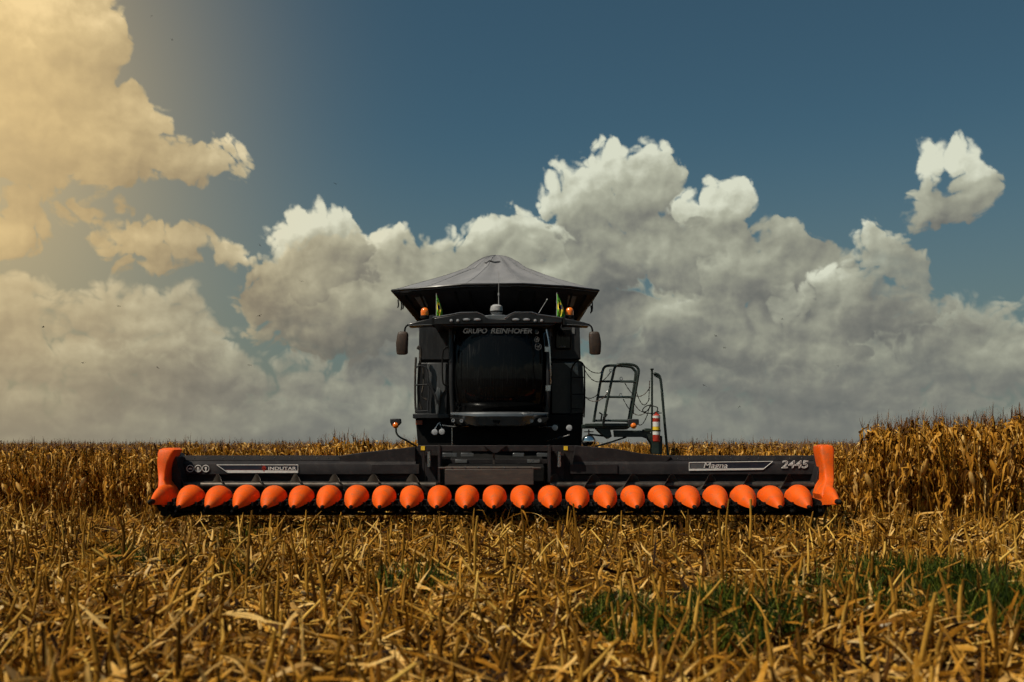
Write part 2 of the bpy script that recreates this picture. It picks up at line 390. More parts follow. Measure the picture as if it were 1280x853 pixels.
# sloping hoods that rise from the wings towards the middle
bm = B()
z0 = ZP(569.5, 17.5)
prism(bm, [(XP(424,17.5), z0-.01), (XP(452,17.5), ZP(566,17.5)), (XP(520,17.5), ZP(558.5,17.5)), (xcl, ZP(580,17.5)), (XP(430,17.5), ZP(580,17.5))], 17.37, 17.95)
obj('wing_hood', bm, 'header', H, 30, .01)
bm = B()
prism(bm, [(XP(718,17.5), ZP(557,17.5)), (XP(765,17.5), ZP(560.5,17.5)), (XP(800,17.5), ZP(567,17.5)), (XP(838,17.5), z0-.01), (XP(830,17.5), ZP(580,17.5)), (xcr, ZP(580,17.5))], 17.37, 17.95)
obj('wing_hood', bm, 'header', H, 30, .01)
# inner ends of the decal bands: a raised box edge
for xa, xb in ((XP(464,17.3), XP(524,17.3)), (XP(712,17.3), XP(772,17.3))):
    bm = B(); box(bm, xa, xb, yB-0.02, 17.42, ZP(592.6,17.3), ZP(580.5,17.3)); obj('stiffener_box', bm, 'header', H, 30, .006)
# centre frame
bm = B(); yc = 17.15
box(bm, XP(522,yc), XP(718,yc), yc, yc+0.16, ZP(564.5,yc), ZP(557,yc))
prism(bm, [(XP(604,yc), ZP(557,yc)+.002), (XP(634,yc), ZP(557,yc)+.002), (XP(622,yc), ZP(566.5,yc)), (XP(616,yc), ZP(566.5,yc))], yc-0.03, yc+.1)
obj('top_beam', bm, 'header', H, 30, .008)
for px in (549, 687):
    bm = B(); box(bm, XP(px-1.6,yc), XP(px+1.6,yc), yc-.02, yc+.5, ZP(604,yc), ZP(556.5,yc)); obj('frame_upright', bm, 'header', H, 30, .005)
bm = B(); box(bm, XP(616,yc), XP(618.6,yc), yc+.05, yc+.2, ZP(581,yc), ZP(564,yc)); obj('centre_upright', bm, 'brown', H, 30, .005)
for xa, xb in ((530,547), (689,706)):
    bm = B(); box(bm, XP(xa,yc), XP(xb,yc), yc+.22, yc+.4, ZP(606,yc), ZP(565,yc)); obj('frame_plate', bm, 'header', H, 30, .005)
for px in (536, 699):
    bm = B(); lathe(bm, (XP(px,yc), yc+.05, ZP(573,yc)), [(.035,-.15),(.035,.12)], 12, 'z'); obj('support_cylinder', bm, 'chrome', H)
bm = B()
box(bm, XP(552,17.5), XP(686,17.5), 17.5, 17.56, ZP(580,17.5), ZP(574,17.5)); obj('cross_beam', bm, 'header', H, 30, .006)
for a, b in ((569,584), (659,675)):
    bm = B(); box(bm, XP(a,17.45), XP(b,17.45), 17.43, 17.495, ZP(579,17.45), ZP(574.8,17.45)); obj('mounting_plate', bm, 'silver', H, 30, .005)
for a, b in ((553,571),(576,592),(641,655),(671,690)):
    bm = B(); box(bm, XP(a,17.9), XP(b,17.9), 17.9, 17.95, ZP(571+random.random(),17.9), ZP(566.5,17.9)); obj('feeder_linkage', bm, 'silver', H, 30, .005)
for xa, xb in ((515,531),(705,719)):
    bm = B(); box(bm, XP(xa,17.45), XP(xb,17.45), 17.44, 17.5, ZP(618,17.45), ZP(560,17.45)); obj('side_plate', bm, 'header', H, 30, .006)
# brown trough plate in the middle, with its rolled lip
bm = B()
profx(bm, [(17.05,ZP(585,17.05)), (17.0,ZP(587,17.0)), (16.98,ZP(606,16.98)), (17.0,ZP(607,17.0)), (17.3,ZP(607,17.3)), (17.45,ZP(584,17.45)), (17.2,ZP(583,17.2))], XP(556,17), XP(667,17))
obj('trough_plate', bm, 'brown', H, 25, .006)
bm = B(); tube(bm, [(XP(548,17),17.03,ZP(585.5,17)), (XP(676,17),17.03,ZP(585.5,17))], 0.022, 10); obj('trough_lip', bm, 'brown', H)
for i in range(7): bm = B(); lathe(bm, (XP(565+i*16.4,17), 17.01, ZP(584.6,17)), [(0.010,0.0),(0.010,-0.012),(0.004,-0.018)], 6, 'y'); obj('bolt', bm, 'chrome', H)
for px in (528.5, 707):
    bm = B(); box(bm, XP(px-2.4,yc), XP(px+2.6,yc), yc-.012, yc-.002, ZP(563,yc), ZP(557.8,yc)); obj('reflector', bm, 'yellow', H)
# auger: tube and a spiral flight on each side, mirrored about the middle
ya = 17.16; za = ZP(607, ya)
for side in (-1, 1):
    xe = XP(229, ya) if side < 0 else XP(1022, ya); xi = XP(545, ya) if side < 0 else XP(688, ya)
    bm = B(); tube(bm, [(xe, ya, za), (xi, ya, za)], 0.062, 16); t = obj('auger_tube', bm, 'auger', H)
    bm = B(); pitch = 0.672; L = abs(xi - xe); n = int(L / pitch * 24); R1, R2 = 0.062, 0.20
    ph0 = 2*math.pi * (((XP(272,ya) if side < 0 else XP(986,ya)) - xe) / (side * -pitch))
    A, Bv, A2, B2 = [], [], [], []
    for i in range(n + 1):
        s_ = i / n * L; x = xe - side * s_; a = s_ / pitch * 2 * math.pi - ph0
        c_, s2 = math.cos(a), math.sin(a)           # c_=1 at the top
        for lst, R, dx in ((A,R1,-.004),(Bv,R2,-.003),(B2,R2,.003),(A2,R1,.004)):
            lst.append(bm.verts.new((x+dx, ya - s2*R, za + c_*R)))
    for i in range(n):
        for p, q in ((A,Bv),(Bv,B2),(B2,A2)):
            bm.faces.new((p[i], p[i+1], q[i+1], q[i]))
    obj('auger_flight', bm, 'flight', t, 40)
# row units under the deck: frames, gathering chains with lugs, deck plates
N = 23; PITCH = (1003 - 233) / 22 / FPX * 16.35
cx0 = XC + (618 - (640 + XC / 16.35 * FPX)) / FPX * 16.35
cone_x = [cx0 + (i - 11) * PITCH for i in range(N)]
gaps = [cx0 + (i - 11.5) * PITCH for i in range(N + 1)]
def row_unit(x, seed):
    r = random.Random(seed); bm = B()
    for s in (-1, 1):
        box(bm, x + s*.085 - .02, x + s*.085 + .02, 16.30, 17.1, 0.50, 0.57)
        box(bm, x + s*.045 - .012, x + s*.045 + .012, 16.25, 17.0, 0.60, 0.615)
        lathe(bm, (x + s*.085, 16.37, .57), [(.045,0),(.045,.03),(.02,.04)], 10)
        for j in range(7):
            yy = 16.3 + j*.11 + r.uniform(-.02,.02)
            box(bm, x + s*.055 - .018, x + s*.055 + .018, yy, yy+.025, .612, .66)
    tube(bm, [(x-.05,16.35,.5), (x-.05,17.0,.47)], [.02,.045], 8); tube(bm, [(x+.05,16.35,.5), (x+.05,17.0,.47)], [.02,.045], 8)
    box(bm, x-.14, x+.14, 16.95, 17.3, .40, .56)
    return bm
for i, gx in enumerate(gaps): obj('row_unit', row_unit(gx, i), 'matte', H, 30, .004)
bm = B(); box(bm, gaps[0]-.1, gaps[-1]+.1, 17.0, 17.25, .50, .66); box(bm, gaps[0]-.05, gaps[-1]+.05, 16.5, 16.6, .43, .47); obj('frame_beam', bm, 'matte', H, 30, .01)
bm = B()
for i in range(N): bm = B(); box(bm, cone_x[i]-.10, cone_x[i]+.10, 16.45, 17.2, .50, .62); obj('cone_support', bm, 'matte', H)
# snout cones
def cone_bm(x, r):
    bm = B(); rs = []; zb = 0.575; T = [0, .04, .10, .2, .32, .45, .58, .70, .80, .88, .95, 1.0]
    tz = r.uniform(-.008, .008)
    for t in T:
        y = 16.0 + t * 0.62
        w = 0.028 + 0.172 * math.sin(min(t,1) * math.pi / 2) ** 0.92
        zt = zb + 0.045 + 0.305 * math.sin(t * math.pi / 2) ** 0.95
        zl = zb + .135 * t ** 1.2
        ring = []
        for j in range(25):
            a = math.pi * j / 24
            ring.append((x + w * math.cos(a), y, zl + (zt + tz - zl) * math.sin(a) ** 0.80))
        rs.append(ring)
    for t, w, top in ((1.0,.190,.905),(1.02,.186,.895),(1.12,.188,.895),(1.26,.184,.88),(1.28,.170,.86)):
        ring = [(x + w*math.cos(math.pi*j/24), 16.0 + t*.62, .71 + (top-.71)*math.sin(math.pi*j/24)**0.75) for j in range(25)]
        rs.append(ring)
    rings(bm, rs, True); return bm
for i, cx in enumerate(cone_x):
    r = random.Random(i); c = obj('snout_cone', cone_bm(cx, r), 'orange', H, 28)
    bm = B(); lathe(bm, (cx, 15.93, .598), [(.006,-.02),(.024,-.005),(.030,.03),(.034,.09),(.034,.12)], 10, 'y'); box(bm, cx-.012, cx+.012, 15.96, 16.06, .56, .60)
    obj('cone_tip', bm, 'matte', c)
# end dividers: tall curved fin above a nose cone
def divider(side):
    s = side; bm = B(); D0 = 16.75
    def X(px): return XP(px, D0)
    # stations from the top down: (py, outer px, inner px, front y, back y)
    if s < 0: st = [(560,204,221,17.02,17.5),(562.5,197,224,16.86,17.55),(567,195.5,221,16.82,17.56),(578,195,215,16.80,17.52),(590,196,211.5,16.76,17.45),(600,197,210,16.70,17.40),(608,196,213,16.55,17.35),(617,195,217,16.46,17.3),(626,196,219,16.42,17.25),(633,203,213,16.5,17.2)]
    else: st = [(556,1026,1036,17.02,17.5),(558,1021,1043,16.86,17.55),(563,1021,1044.5,16.82,17.56),(578,1024,1044,16.80,17.52),(590,1026,1044,16.76,17.45),(600,1027,1044,16.70,17.40),(608,1024,1043,16.55,17.35),(617,1021,1044,16.46,17.3),(624,1024,1043,16.42,17.25),(631,1027,1038,16.5,17.2)]
    rs = []
    for py, a, b, yf, yb in st:
        yb = yf + (yb - yf) * .62
        if s < 0: xa, xb = XP(a, yf), XP(b, .6*yf+.4*yb); xb = max(xb, xa + .10)
        else: xa, xb = XP(a, .6*yf+.4*yb), XP(b, yf); xa = min(xa, xb - .10)
        z = ZP(py, D0); w = xb - xa; c = (xa + xb) / 2; ring = []
        for j in range(28):
            t = j * 2 * math.pi / 28; ct, st_ = math.cos(t), math.sin(t)
            ex = 0.34
            ring.append((c + w/2 * abs(ct)**ex * (1 if ct > 0 else -1), (yf+yb)/2 + (yb-yf)/2 * abs(st_)**ex * (1 if st_ > 0 else -1), z))
        rs.append(ring)
    rings(bm, rs, True)
    o = obj('end_divider', bm, 'orange', H, 42)
    bm = B(); rs = []; tip = P(189 if s < 0 else 1048, 626, 15.98); 
    for t in (0,.06,.15,.3,.5,.7,.85,1.0):
        y = 15.98 + t*.66; cxp = tip.x + ( (P(206,0,16.64).x if s < 0 else P(1034,0,16.64).x) - tip.x) * t
        w = .02 + .125*math.sin(t*math.pi/2)**.9; zb_ = .64 - .05*t; zt = .69 + .245*math.sin(t*math.pi/2)
        rs.append([(cxp + w*math.cos(a), y, zb_ + (zt-zb_)*abs(math.sin(a))**.85) for a in [math.pi*j/20 for j in range(21)]])
    rs.append([(p[0], p[1]+.35, p[2]) for p in rs[-1]])
    rings(bm, rs, True); nose = obj('divider_nose', bm, 'orange', o, 28)
    bm = B(); lathe(bm, (tip.x, 15.9, tip.z-.02), [(.01,-.02),(.035,0),(.045,.06),(.045,.14)], 10, 'y'); obj('nose_tip', bm, 'matte', H)
    bm = B(); xs = gaps[0] if s < 0 else gaps[-1]
    prism(bm, [(XP(205,16.9) if s<0 else XP(1026,16.9), .62), (xs, .72), (xs + s*.02, .38), (XP(212,16.9) if s<0 else XP(1020,16.9), .42)], 16.5, 17.3)
    obj('divider_bracket', bm, 'matte', H, 30, .01)
    bm = B(); xo = XP(219,17.2) if s<0 else XP(1027,17.2); xi_ = XP(231,17.2) if s<0 else XP(1016,17.2)
    prism(bm, [(xo, ZP(629,17.2)), (xi_, ZP(629,17.2)), (xi_, ZP(600,17.2)), (XP(225,17.2) if s<0 else XP(1022,17.2), ZP(572,17.2)), (xo, ZP(566 if s<0 else 567,17.2))], 17.02, 17.6)
    obj('end_plate', bm, 'header', H, 30, .01)
divider(-1); divider(1)
# decals: outlined band with lettering, both sides; three round pictograms; the number
yd = yB - .006
def band(pts, stripe, o_name='decal_band'):
    P2 = [(XP(a,yd), ZP(b,yd)) for a, b in pts]
    bm = B(); prism(bm, P2, yd-.001, yd+.005); d = obj(o_name, bm, 'navy', H)
    bm = B()
    for (a, b), (c, e) in zip(P2, P2[1:]+P2[:1]):
        tube(bm, [(a,yd-.002,b),(c,yd-.002,e)], .006, 6)
    obj('decal_border', bm, 'white', d)
    bm = B(); prism(bm, [(XP(a,yd), ZP(b,yd)) for a, b in stripe], yd-.007, yd-.0015); obj('decal_stripe', bm, 'white', d)
    return d
d1 = band([(271,581.5),(372.5,581.5),(372.5,591.2),(285,591.2)], [(282,587.9),(372,588.4),(372,591),(286,591)])
bm = B(); prism(bm, [(XP(a,yd), ZP(b,yd)) for a, b in ((281,587.0),(371.5,587.3),(371.5,588.4),(282,587.9))], yd-.003, yd-.0015); obj('red_stripe', bm, 'maroon', d1)
text('lettering', 'INDUTAR', XP(352.6,yd), yd-.006, ZP(585.7,yd)-.003, .075, 'white', d1, bold=.0015, width=35/FPX*17.3)
bm = B(); c = P(330,585.6,yd-.006); 
for up in (0, 1):
    o_ = .004 if up else -.004
    if up: prism(bm, [(c.x-.046,c.z+o_),(c.x+.046,c.z+o_),(c.x,c.z+.055)], yd-.008, yd-.003)
    else: prism(bm, [(c.x-.046,c.z+o_),(c.x-.012,c.z-.030),(c.x-.012,c.z-.05),(c.x,c.z-.06),(c.x+.012,c.z-.05),(c.x+.012,c.z-.030),(c.x+.046,c.z+o_)], yd-.008, yd-.003)
obj('emblem', bm, 'red', d1)
d2 = band([(861.5,578.5),(966,577.0),(953.5,587.3),(861.5,588.5)], [(861.8,586.3),(955.5,585.3),(953.4,586.9),(861.8,588.2)])
bm = B(); prism(bm, [(XP(a,yd), ZP(b,yd)) for a, b in ((863,579.2),(880,579.0),(884,585.8),(863,586.2))], yd-.003, yd-.0015); obj('pale_panel', bm, 'letter', d2)
text('lettering', 'Magna', XP(894,yd), yd-.006, ZP(582.3,yd), .135, 'white', d2, shear=.2, bold=.0005, width=30/FPX*17.3)
text('number', '2445', XP(993,yd), yd-.006, ZP(581.2,yd), .185, 'white', H, shear=.15, outline=True, width=34/FPX*17.3)
for i, px in enumerate((237.8, 247.8, 257.3)):
    c = P(px, 586, yd); bm = B()
    ring = [c + Vector((.058*math.cos(a), -.004, .058*math.sin(a))) for a in [j*math.pi/10 for j in range(21)]]
    tube(bm, ring, .0065, 6, cap=False)
    if i == 0: prism(bm, [(c.x-.035,c.z-.012),(c.x-.02,c.z+.012),(c.x+.01,c.z+.016),(c.x+.035,c.z-.002),(c.x+.035,c.z-.012)], yd-.006, yd)
    if i == 1:
        for k in (-1,0,1): tube(bm, [(c.x+k*.018, yd-.004, c.z-.045), (c.x+k*.012, yd-.004, c.z+.028)], .006, 6)
        tube(bm, [(c.x-.02, yd-.004, c.z-.01), (c.x, yd-.004, c.z+.015), (c.x+.02, yd-.004, c.z-.01)], .006, 6)
    if i == 2: prism(bm, [(c.x-.008,c.z-.04),(c.x+.008,c.z-.04),(c.x+.01,c.z-.01),(c.x+.022,c.z+.01),(c.x+.014,c.z+.03),(c.x-.014,c.z+.03),(c.x-.022,c.z+.01),(c.x-.01,c.z-.01)], yd-.006, yd)
    obj('pictogram', bm, 'white', H)

# ================================================================== the combine harvester
C = empty('combine_harvester', (XC, 22.0, 0), 'black combine harvester seen head-on behind the wide header, with a grey tank cover', 'combine harvester')
# body behind the cab: a shaped shell
def body_section(y, dz=0):
    k = y / 20.0
    xl, xr = -1.86, 1.37
    return [(xl+.08,y,1.15),(xl,y,1.6),(xl-.02,y,2.1),(xl,y,3.0),(xl+.06,y,4.05),(xl+.2,y,4.22),(xr-.2,y,4.22),(xr-.06,y,4.05),(xr,y,3.0),(xr+.02,y,2.1),(xr,y,1.6),(xr-.08,y,1.15)]
bm = B(); rings(bm, [body_section(y) for y in (20.1, 20.2, 23.5, 26.6, 27.2)]); obj('body', bm, 'panel', C, 30)
# upper and lower front panels on both sides of the cab
yp = 19.98
def poly(bm, pts, y0, y1, mi=0): prism(bm, [(XP(a,y0), ZP(b,y0)) for a, b in pts], y0, y1, mi)
bm = B(); poly(bm, [(523.5,406),(562,406),(562,450.5),(523.5,450.5)], yp, yp+.12); obj('upper_front_panel', bm, 'panel', C, 30, .02)
bm = B(); poly(bm, [(522,453.5),(560,453.5),(559,520),(521,520)], yp-.05, yp+.12); obj('lower_front_panel', bm, 'silver' if False else 'panel', C, 30, .02)
bm = B(); poly(bm, [(534,453.8),(557.5,453.8),(557,488),(549,497),(546,490),(540,483),(535,470)], yp-.075, yp-.045); obj('bright_panel', bm, surf('grey_satin_panel', (0.055,0.057,0.06), (0.085,0.087,0.09), 0.3, 0.45, 3, dust=(0.2,0.19,0.17), dust_amt=0.3, stretch=(4,4,.5)), C, 30, .01)
bm = B(); poly(bm, [(547,484),(551,487),(548,520),(545,520),(543,495)], yp-.10, yp-.07); obj('step_bracket', bm, 'silver', C, 30, .008)
bm = B(); poly(bm, [(686,405),(724.5,406),(726,449.5),(686,449.5)], yp, yp+.12); obj('upper_front_panel', bm, 'panel', C, 30, .02)
bm = B(); poly(bm, [(689,452.5),(728.5,452.5),(730.5,500),(729.5,518),(689,518)], yp-.05, yp+.12); obj('lower_front_panel', bm, 'black', C, 30, .02)
bm = B(); poly(bm, [(705,453.8),(722,453.8),(723,470),(716,463)], yp-.062, yp-.045); obj('panel_reflector_plate', bm, 'silver', C, 30, .004)
bm = B(); poly(bm, [(694,411),(714,411),(714,437),(694,437)], yp-.05, yp+.02); w_ = obj('side_window', bm, 'matte', C, 30, .03)
bm = B(); poly(bm, [(695.5,412.5),(712.5,412.5),(712.5,435),(695.5,435)], yp-.056, yp-.046); obj('pane', bm, 'glass', w_)
bm = B()
poly(bm, [(687.5,411),(691,411),(691,420.5),(687.5,420.5)], yp-.012, yp+.01); obj('warning_sticker', bm, 'patch', C); bm = B(); poly(bm, [(715,409.5),(718.5,409.5),(718.5,417.5),(715,417.5)], yp-.012, yp+.01); obj('warning_sticker', bm, 'patch', C); bm = B()
poly(bm, [(699,432.8),(707.5,432.8),(706,434.3),(699.5,434.3)], yp-.062, yp-.05)
obj('warning_sticker', bm, 'patch', C)
# cab: curved windscreen between pillars
def cab_x(t, w): return w * t
bm = B(); rs = []
for py, hw, yf in ((402,57,19.10),(412,60,19.02),(440,60.5,18.92),(480,60,18.90),(500,58.5,18.95),(514,56,19.06)):
    ring = []
    for j in range(17):
        t = -1 + j/8; y = yf + .38 * abs(t)**2.6
        ring.append((XP(624 + hw*t, yf), y, ZP(py, yf)))
    rs.append(ring)
rings(bm, rs, False, closed=False); g = obj('windscreen', bm, 'glass', C, 60)
sol = g.modifiers.new('solid', 'SOLIDIFY'); sol.thickness = .02
text('lettering', 'GRUPO', XP(593.3,18.96), 18.955, ZP(414.4,19.0), .135, 'letter', g, shear=.2, bold=.004, width=30/FPX*19)
text('lettering', 'REINHOFER', XP(639,18.96), 18.955, ZP(414.4,18.985), .135, 'letter', g, shear=.2, bold=.004, width=52/FPX*19)
for i, (px, py, r) in enumerate(((671,415,.035),(671,424.5,.045),(672.8,433.5,.058))):
    c = P(px, py, 18.985+.02*i); bm = B()
    for q in range(3): c_ = c
    ring = [c + Vector((r*math.cos(a), 0, r*math.sin(a)*1.1)) for a in [j*math.pi/10 for j in range(21)]]
    tube(bm, ring, .006, 6, cap=False)
    for a in range(0, 5): tube(bm, [c, c + Vector((r*.9*math.cos(a*1.26+i), 0, r*.9*math.sin(a*1.26+i)))], .005, 5)
    obj('round_sticker', bm, 'letter', g)
bm = B(); box(bm, XP(566,19.3), XP(684,19.3), 19.42, 20.2, ZP(532,19.3), ZP(400,19.3)); obj('cab_shell', bm, 'black', C, 30, .04)
for px in (563.8, 686):
    bm = B(); s = -1 if px < 600 else 1
    tube(bm, [P(px, 402, 19.32), P(px - s*.5, 440, 19.24), P(px-s*.5, 480, 19.22), P(px-s*2, 518, 19.3)], [.045,.05,.05,.04], 10)
    obj('cab_pillar', bm, 'panel', C, 50)
bm = B()                                         # grab rail left of the screen, wiper-side rail right of it
tube(bm, curve([P(560,434,19.05), P(556,436,19.0), P(553.5,442,19.0), P(553,460,19.0), P(553.5,477,19.0), P(556,481.5,19.0), P(560,483,19.05)], 6), .016, 8); obj('grab_rail', bm, 'matte', C)
bm = B(); tube(bm, curve([P(683,412,18.95), P(686.5,432,18.9), P(688,460,18.9), P(688.5,480,18.95)], 6), .014, 8); box(bm, XP(681,18.95), XP(687,18.95), 18.9, 18.98, ZP(440,18.95), ZP(434,18.95)); box(bm, XP(682,18.95), XP(688,18.95), 18.9, 18.98, ZP(489,18.95), ZP(482,18.95)); obj('wiper_arm', bm, 'chrome', C)
# seat, wheel and console seen dimly through the glass are left to the glass; front bumper below the screen
bm = B(); rs = []
for (dy, py_a, py_b) in ((0,0,0),):
    pass
prof = [(0.10,514.8),(0.0,515.8),(-0.03,518),(-0.035,520.8),(0.0,524),(0.035,528),(0.07,532.2),(0.13,533.2),(0.45,533),(0.45,514.5)]
xs = [562+ j*(686-562)/20 for j in range(21)]
for px in xs:
    t = (px-624)/62; y0 = 18.78 + .42*abs(t)**2.4; low_cut = 1 - .55*max(0, (abs(t)-.5)/.5)
    rs.append([(XP(px,18.9), y0+dy, ZP(515 + (py-515)*low_cut, 18.9)) for dy, py in prof])
rings(bm, rs); obj('front_bumper', bm, 'silver', C, 20)
bm = B(); lathe(bm, (XP(620.8,18.8), 18.86, ZP(525.8,18.85)), [(.07,.04),(.07,-.055),(.062,-.066),(.0,-.066)], 24, 'y'); obj('badge', bm, 'matte', C)
for px, s in ((566.5,-1),(576.8,-1),(664.5,1),(674.5,1)):
    bm = B(); lathe(bm, P(px, 526.3 if abs(px-620)<50 else 525.8, 18.96), [(.026,.05),(.034,.05),(.034,-.02),(.026,-.02),(.026,.0),(.0,-.008)], 14, 'y'); l = obj('bumper_lamp', bm, 'lens', C)
bm = B(); poly(bm, [(562,522),(581,523),(590,532.5),(575,532),(566,528)], 19.0, 19.3); obj('lamp_recess', bm, 'matte', C, 30, .01); bm = B(); poly(bm, [(687,522),(668,523),(659,532.5),(673,532),(683,528)], 19.0, 19.3); obj('lamp_recess', bm, 'matte', C, 30, .01)
# platform shelf, reflector and underside on the left
bm = B(); box(bm, XP(516.5,19.6), XP(562,19.6), 19.5, 20.1, ZP(523.3,19.6), ZP(517.5,19.6)); obj('side_shelf', bm, 'panel', C, 30, .01)
bm = B(); box(bm, XP(519.5,19.6), XP(527.8,19.6), 19.60, 19.66, ZP(531,19.6), ZP(525.6,19.6)); obj('reflector', bm, surf('dull_orange_reflector', (.30,.05,.015), (.38,.08,.02), .35), C)
bm = B(); prism(bm, [(XP(519.5,19.7),ZP(523,19.7)), (XP(729,19.7),ZP(518,19.7)), (XP(727,19.7),ZP(557,19.7)), (XP(716,19.7),ZP(575,19.7)), (XP(530,19.7),ZP(575,19.7)), (XP(522,19.7),ZP(553,19.7))], 19.68, 20.3); obj('front_bulkhead', bm, 'matte', C, 30, .01)
bm = B(); profx(bm, [(17.7,.45),(17.7,1.20),(18.6,1.30),(19.8,1.55),(19.8,.8)], XP(560,18), XP(680,18)); obj('feeder_house', bm, 'matte', C, 30, .02)
# little work lamps, hoses and brackets hanging below the cab
for px, py in ((543.5,540.5),(552.5,540),(693.5,534.8),(711.5,535.2)):
    bm = B(); c = P(px, py, 19.35)
    lathe(bm, c, [(.02,.10),(.055,.05),(.060,-.02),(.052,-.03),(.0,-.036)], 14, 'y'); obj('work_lamp', bm, 'lens', C)
bm = B()
tube(bm, [P(543,537,19.38), P(549,528,19.4), P(553,537,19.38)], .010, 6); tube(bm, curve([P(553,532,19.35), P(566,533.6,19.3), P(581,533,19.25), P(586,533.5,19.2)], 4), .013, 6); tube(bm, [P(672,534,19.3), P(690,533.8,19.32)], .012, 6); tube(bm, [P(565,535,19.4), P(565,557,19.4)], .012, 6)
tube(bm, [P(683,552,19.4), P(712,544,19.4)], .010, 6)
obj('hydraulic_pipe', bm, 'chrome', C)
# hose bundle and rail at the left edge of the body
bm = B()
tube(bm, curve([P(522,437,19.75), P(524,433.5,19.75), P(526,440,19.75), P(525,455,19.75), P(523,480,19.75), P(523.5,500,19.75), P(527,512,19.75)], 6), .028, 8)
tube(bm, curve([P(520,447,19.7), P(519,470,19.7), P(519,500,19.7), P(520,517,19.7)], 4), .022, 8)
tube(bm, curve([P(529,460,19.7), P(529.5,480,19.7), P(527,495,19.7), P(533,500,19.7)], 4), .016, 8)
obj('hose_bundle', bm, 'rubber', C)
bm = B()
tube(bm, curve([P(520,460,19.62), P(524,457.6,19.62), P(531,459,19.62), P(534.5,464,19.62), P(536,490,19.62), P(535,505,19.62), P(534.5,517,19.62)], 6), .014, 8)
for py in (481.6, 514.5): tube(bm, [P(519,py,19.62), P(535,py-.6,19.62)], .014, 8)
tube(bm, [P(538.5,498,19.62), P(538.5,516,19.62)], .014, 8); tube(bm, curve([P(534,478,19.6),P(540,487,19.6),P(544,495,19.6),P(547,505,19.6)],4), .022, 8)
obj('side_rail', bm, 'panel', C)
# right-hand handrail in front of the body
bm = B()
tube(bm, curve([P(714,520,19.5), P(714,475,19.5), P(714.5,462,19.5), P(719,454,19.5), P(724,452,19.5), P(729,456,19.5), P(730.5,464,19.5), P(730.8,500,19.5), P(730,522,19.5)], 6), .016, 8)
for py in (472, 493, 511): tube(bm, [P(714.5,py,19.5), P(730.5,py,19.5)], .012, 8)
obj('hand_rail', bm, 'matte', C)
# roof: raised middle with two lamp pods, drooping arms to the mirrors
bm = B()
yr = 18.92
prism(bm, [(XP(a,yr), ZP(b,yr)) for a, b in ((541,397.5),(563,394),(575,391.6),(596,391.2),(603,393.5),(609,398.3),(631,398.3),(637,393.5),(643,391.2),(665,391.2),(673,393.8),(703,398),(703,404.5),(541,406.5),(541,400))], yr, 20.4)
prism(bm, [(XP(a,yr), ZP(b,yr)) for a, b in ((552,405.8),(695,404.4),(690,408),(560,408.5))], yr+.02, 20.3)
roof = obj('cab_roof', bm, 'black', C, 40, .03)
bm = B(); prism(bm, [(XP(a,18.9), ZP(b,18.9)) for a, b in ((603,394.6),(613,393.2),(629,393.2),(638,394.6),(633,399.5),(608,399.5))], 18.94, 19.5); obj('roof_centre_cap', bm, 'silver', C, 40, .02)
# bright lip along the pods' top edge
for pts in (((541,397.2),(563,393.7),(575,391.2),(596,390.8),(604,394),(609,398.3)), ((631,398.3),(636,394),(643,390.8),(665,390.8),(673,393.5),(703,397.8))):
    bm = B(); tube(bm, [P(a, b, 18.93) for a, b in pts], .014, 8); obj('roof_lip', bm, 'silver', C)
for s in (-1, 1):
    f = (lambda a: a) if s < 0 else (lambda a: 1246.5 - a)
    bm = B(); prism(bm, [(XP(f(a),18.95), ZP(b,18.95)) for a, b in ((508.5,405.3),(520,402),(541,397.6),(541,405.8),(530,406.6),(511,407.6))], 18.95, 19.35); arm = obj('roof_arm', bm, 'black', C, 40, .02)
    bm = B(); tube(bm, [P(f(511), 407.4, 18.94), P(f(540), 406.0, 18.94)], .010, 6); obj('arm_lip', bm, 'silver', arm)
    bm = B(); prism(bm, [(XP(f(a),18.93), ZP(b,18.93)) for a, b in ((540,398.3),(543,397.8),(543,406.3),(540,406.6))], 18.92, 19.36); obj('arm_clamp', bm, 'matte', arm)
    bm = B(); tube(bm, curve([P(f(511),405.8,19.05), P(f(507.5),408.5,19.0), P(f(506),413,19.0), P(f(506),417,19.0)], 5), .017, 8); ma = obj('mirror_arm', bm, 'matte', C)
    bm = B(); rs = []
    for dz_, k in ((-.235,.62),(-.225,.86),(-.17,.98),(0,1.05),(.17,.95),(.22,.80),(.235,.55)):
        c = P(f(503 + (.6 if dz_ > 0 else -.4)), 429.2, 19.0); ring = []
        for j in range(20):
            a = j*math.pi/10; ring.append((c.x + .112*k*abs(math.cos(a))**.6*(1 if math.cos(a)>0 else -1), c.y + .07*k*abs(math.sin(a))**.7*(1 if math.sin(a)>0 else -1), c.z + dz_*.93))
        rs.append(ring)
    rings(bm, rs); mh = obj('mirror_housing', bm, 'mirrorback', C, 50)
    bm = B(); box(bm, c.x-.09, c.x+.09, c.y+.066, c.y+.074, c.z-.19, c.z+.19); obj('mirror_face', bm, 'mirror', mh)
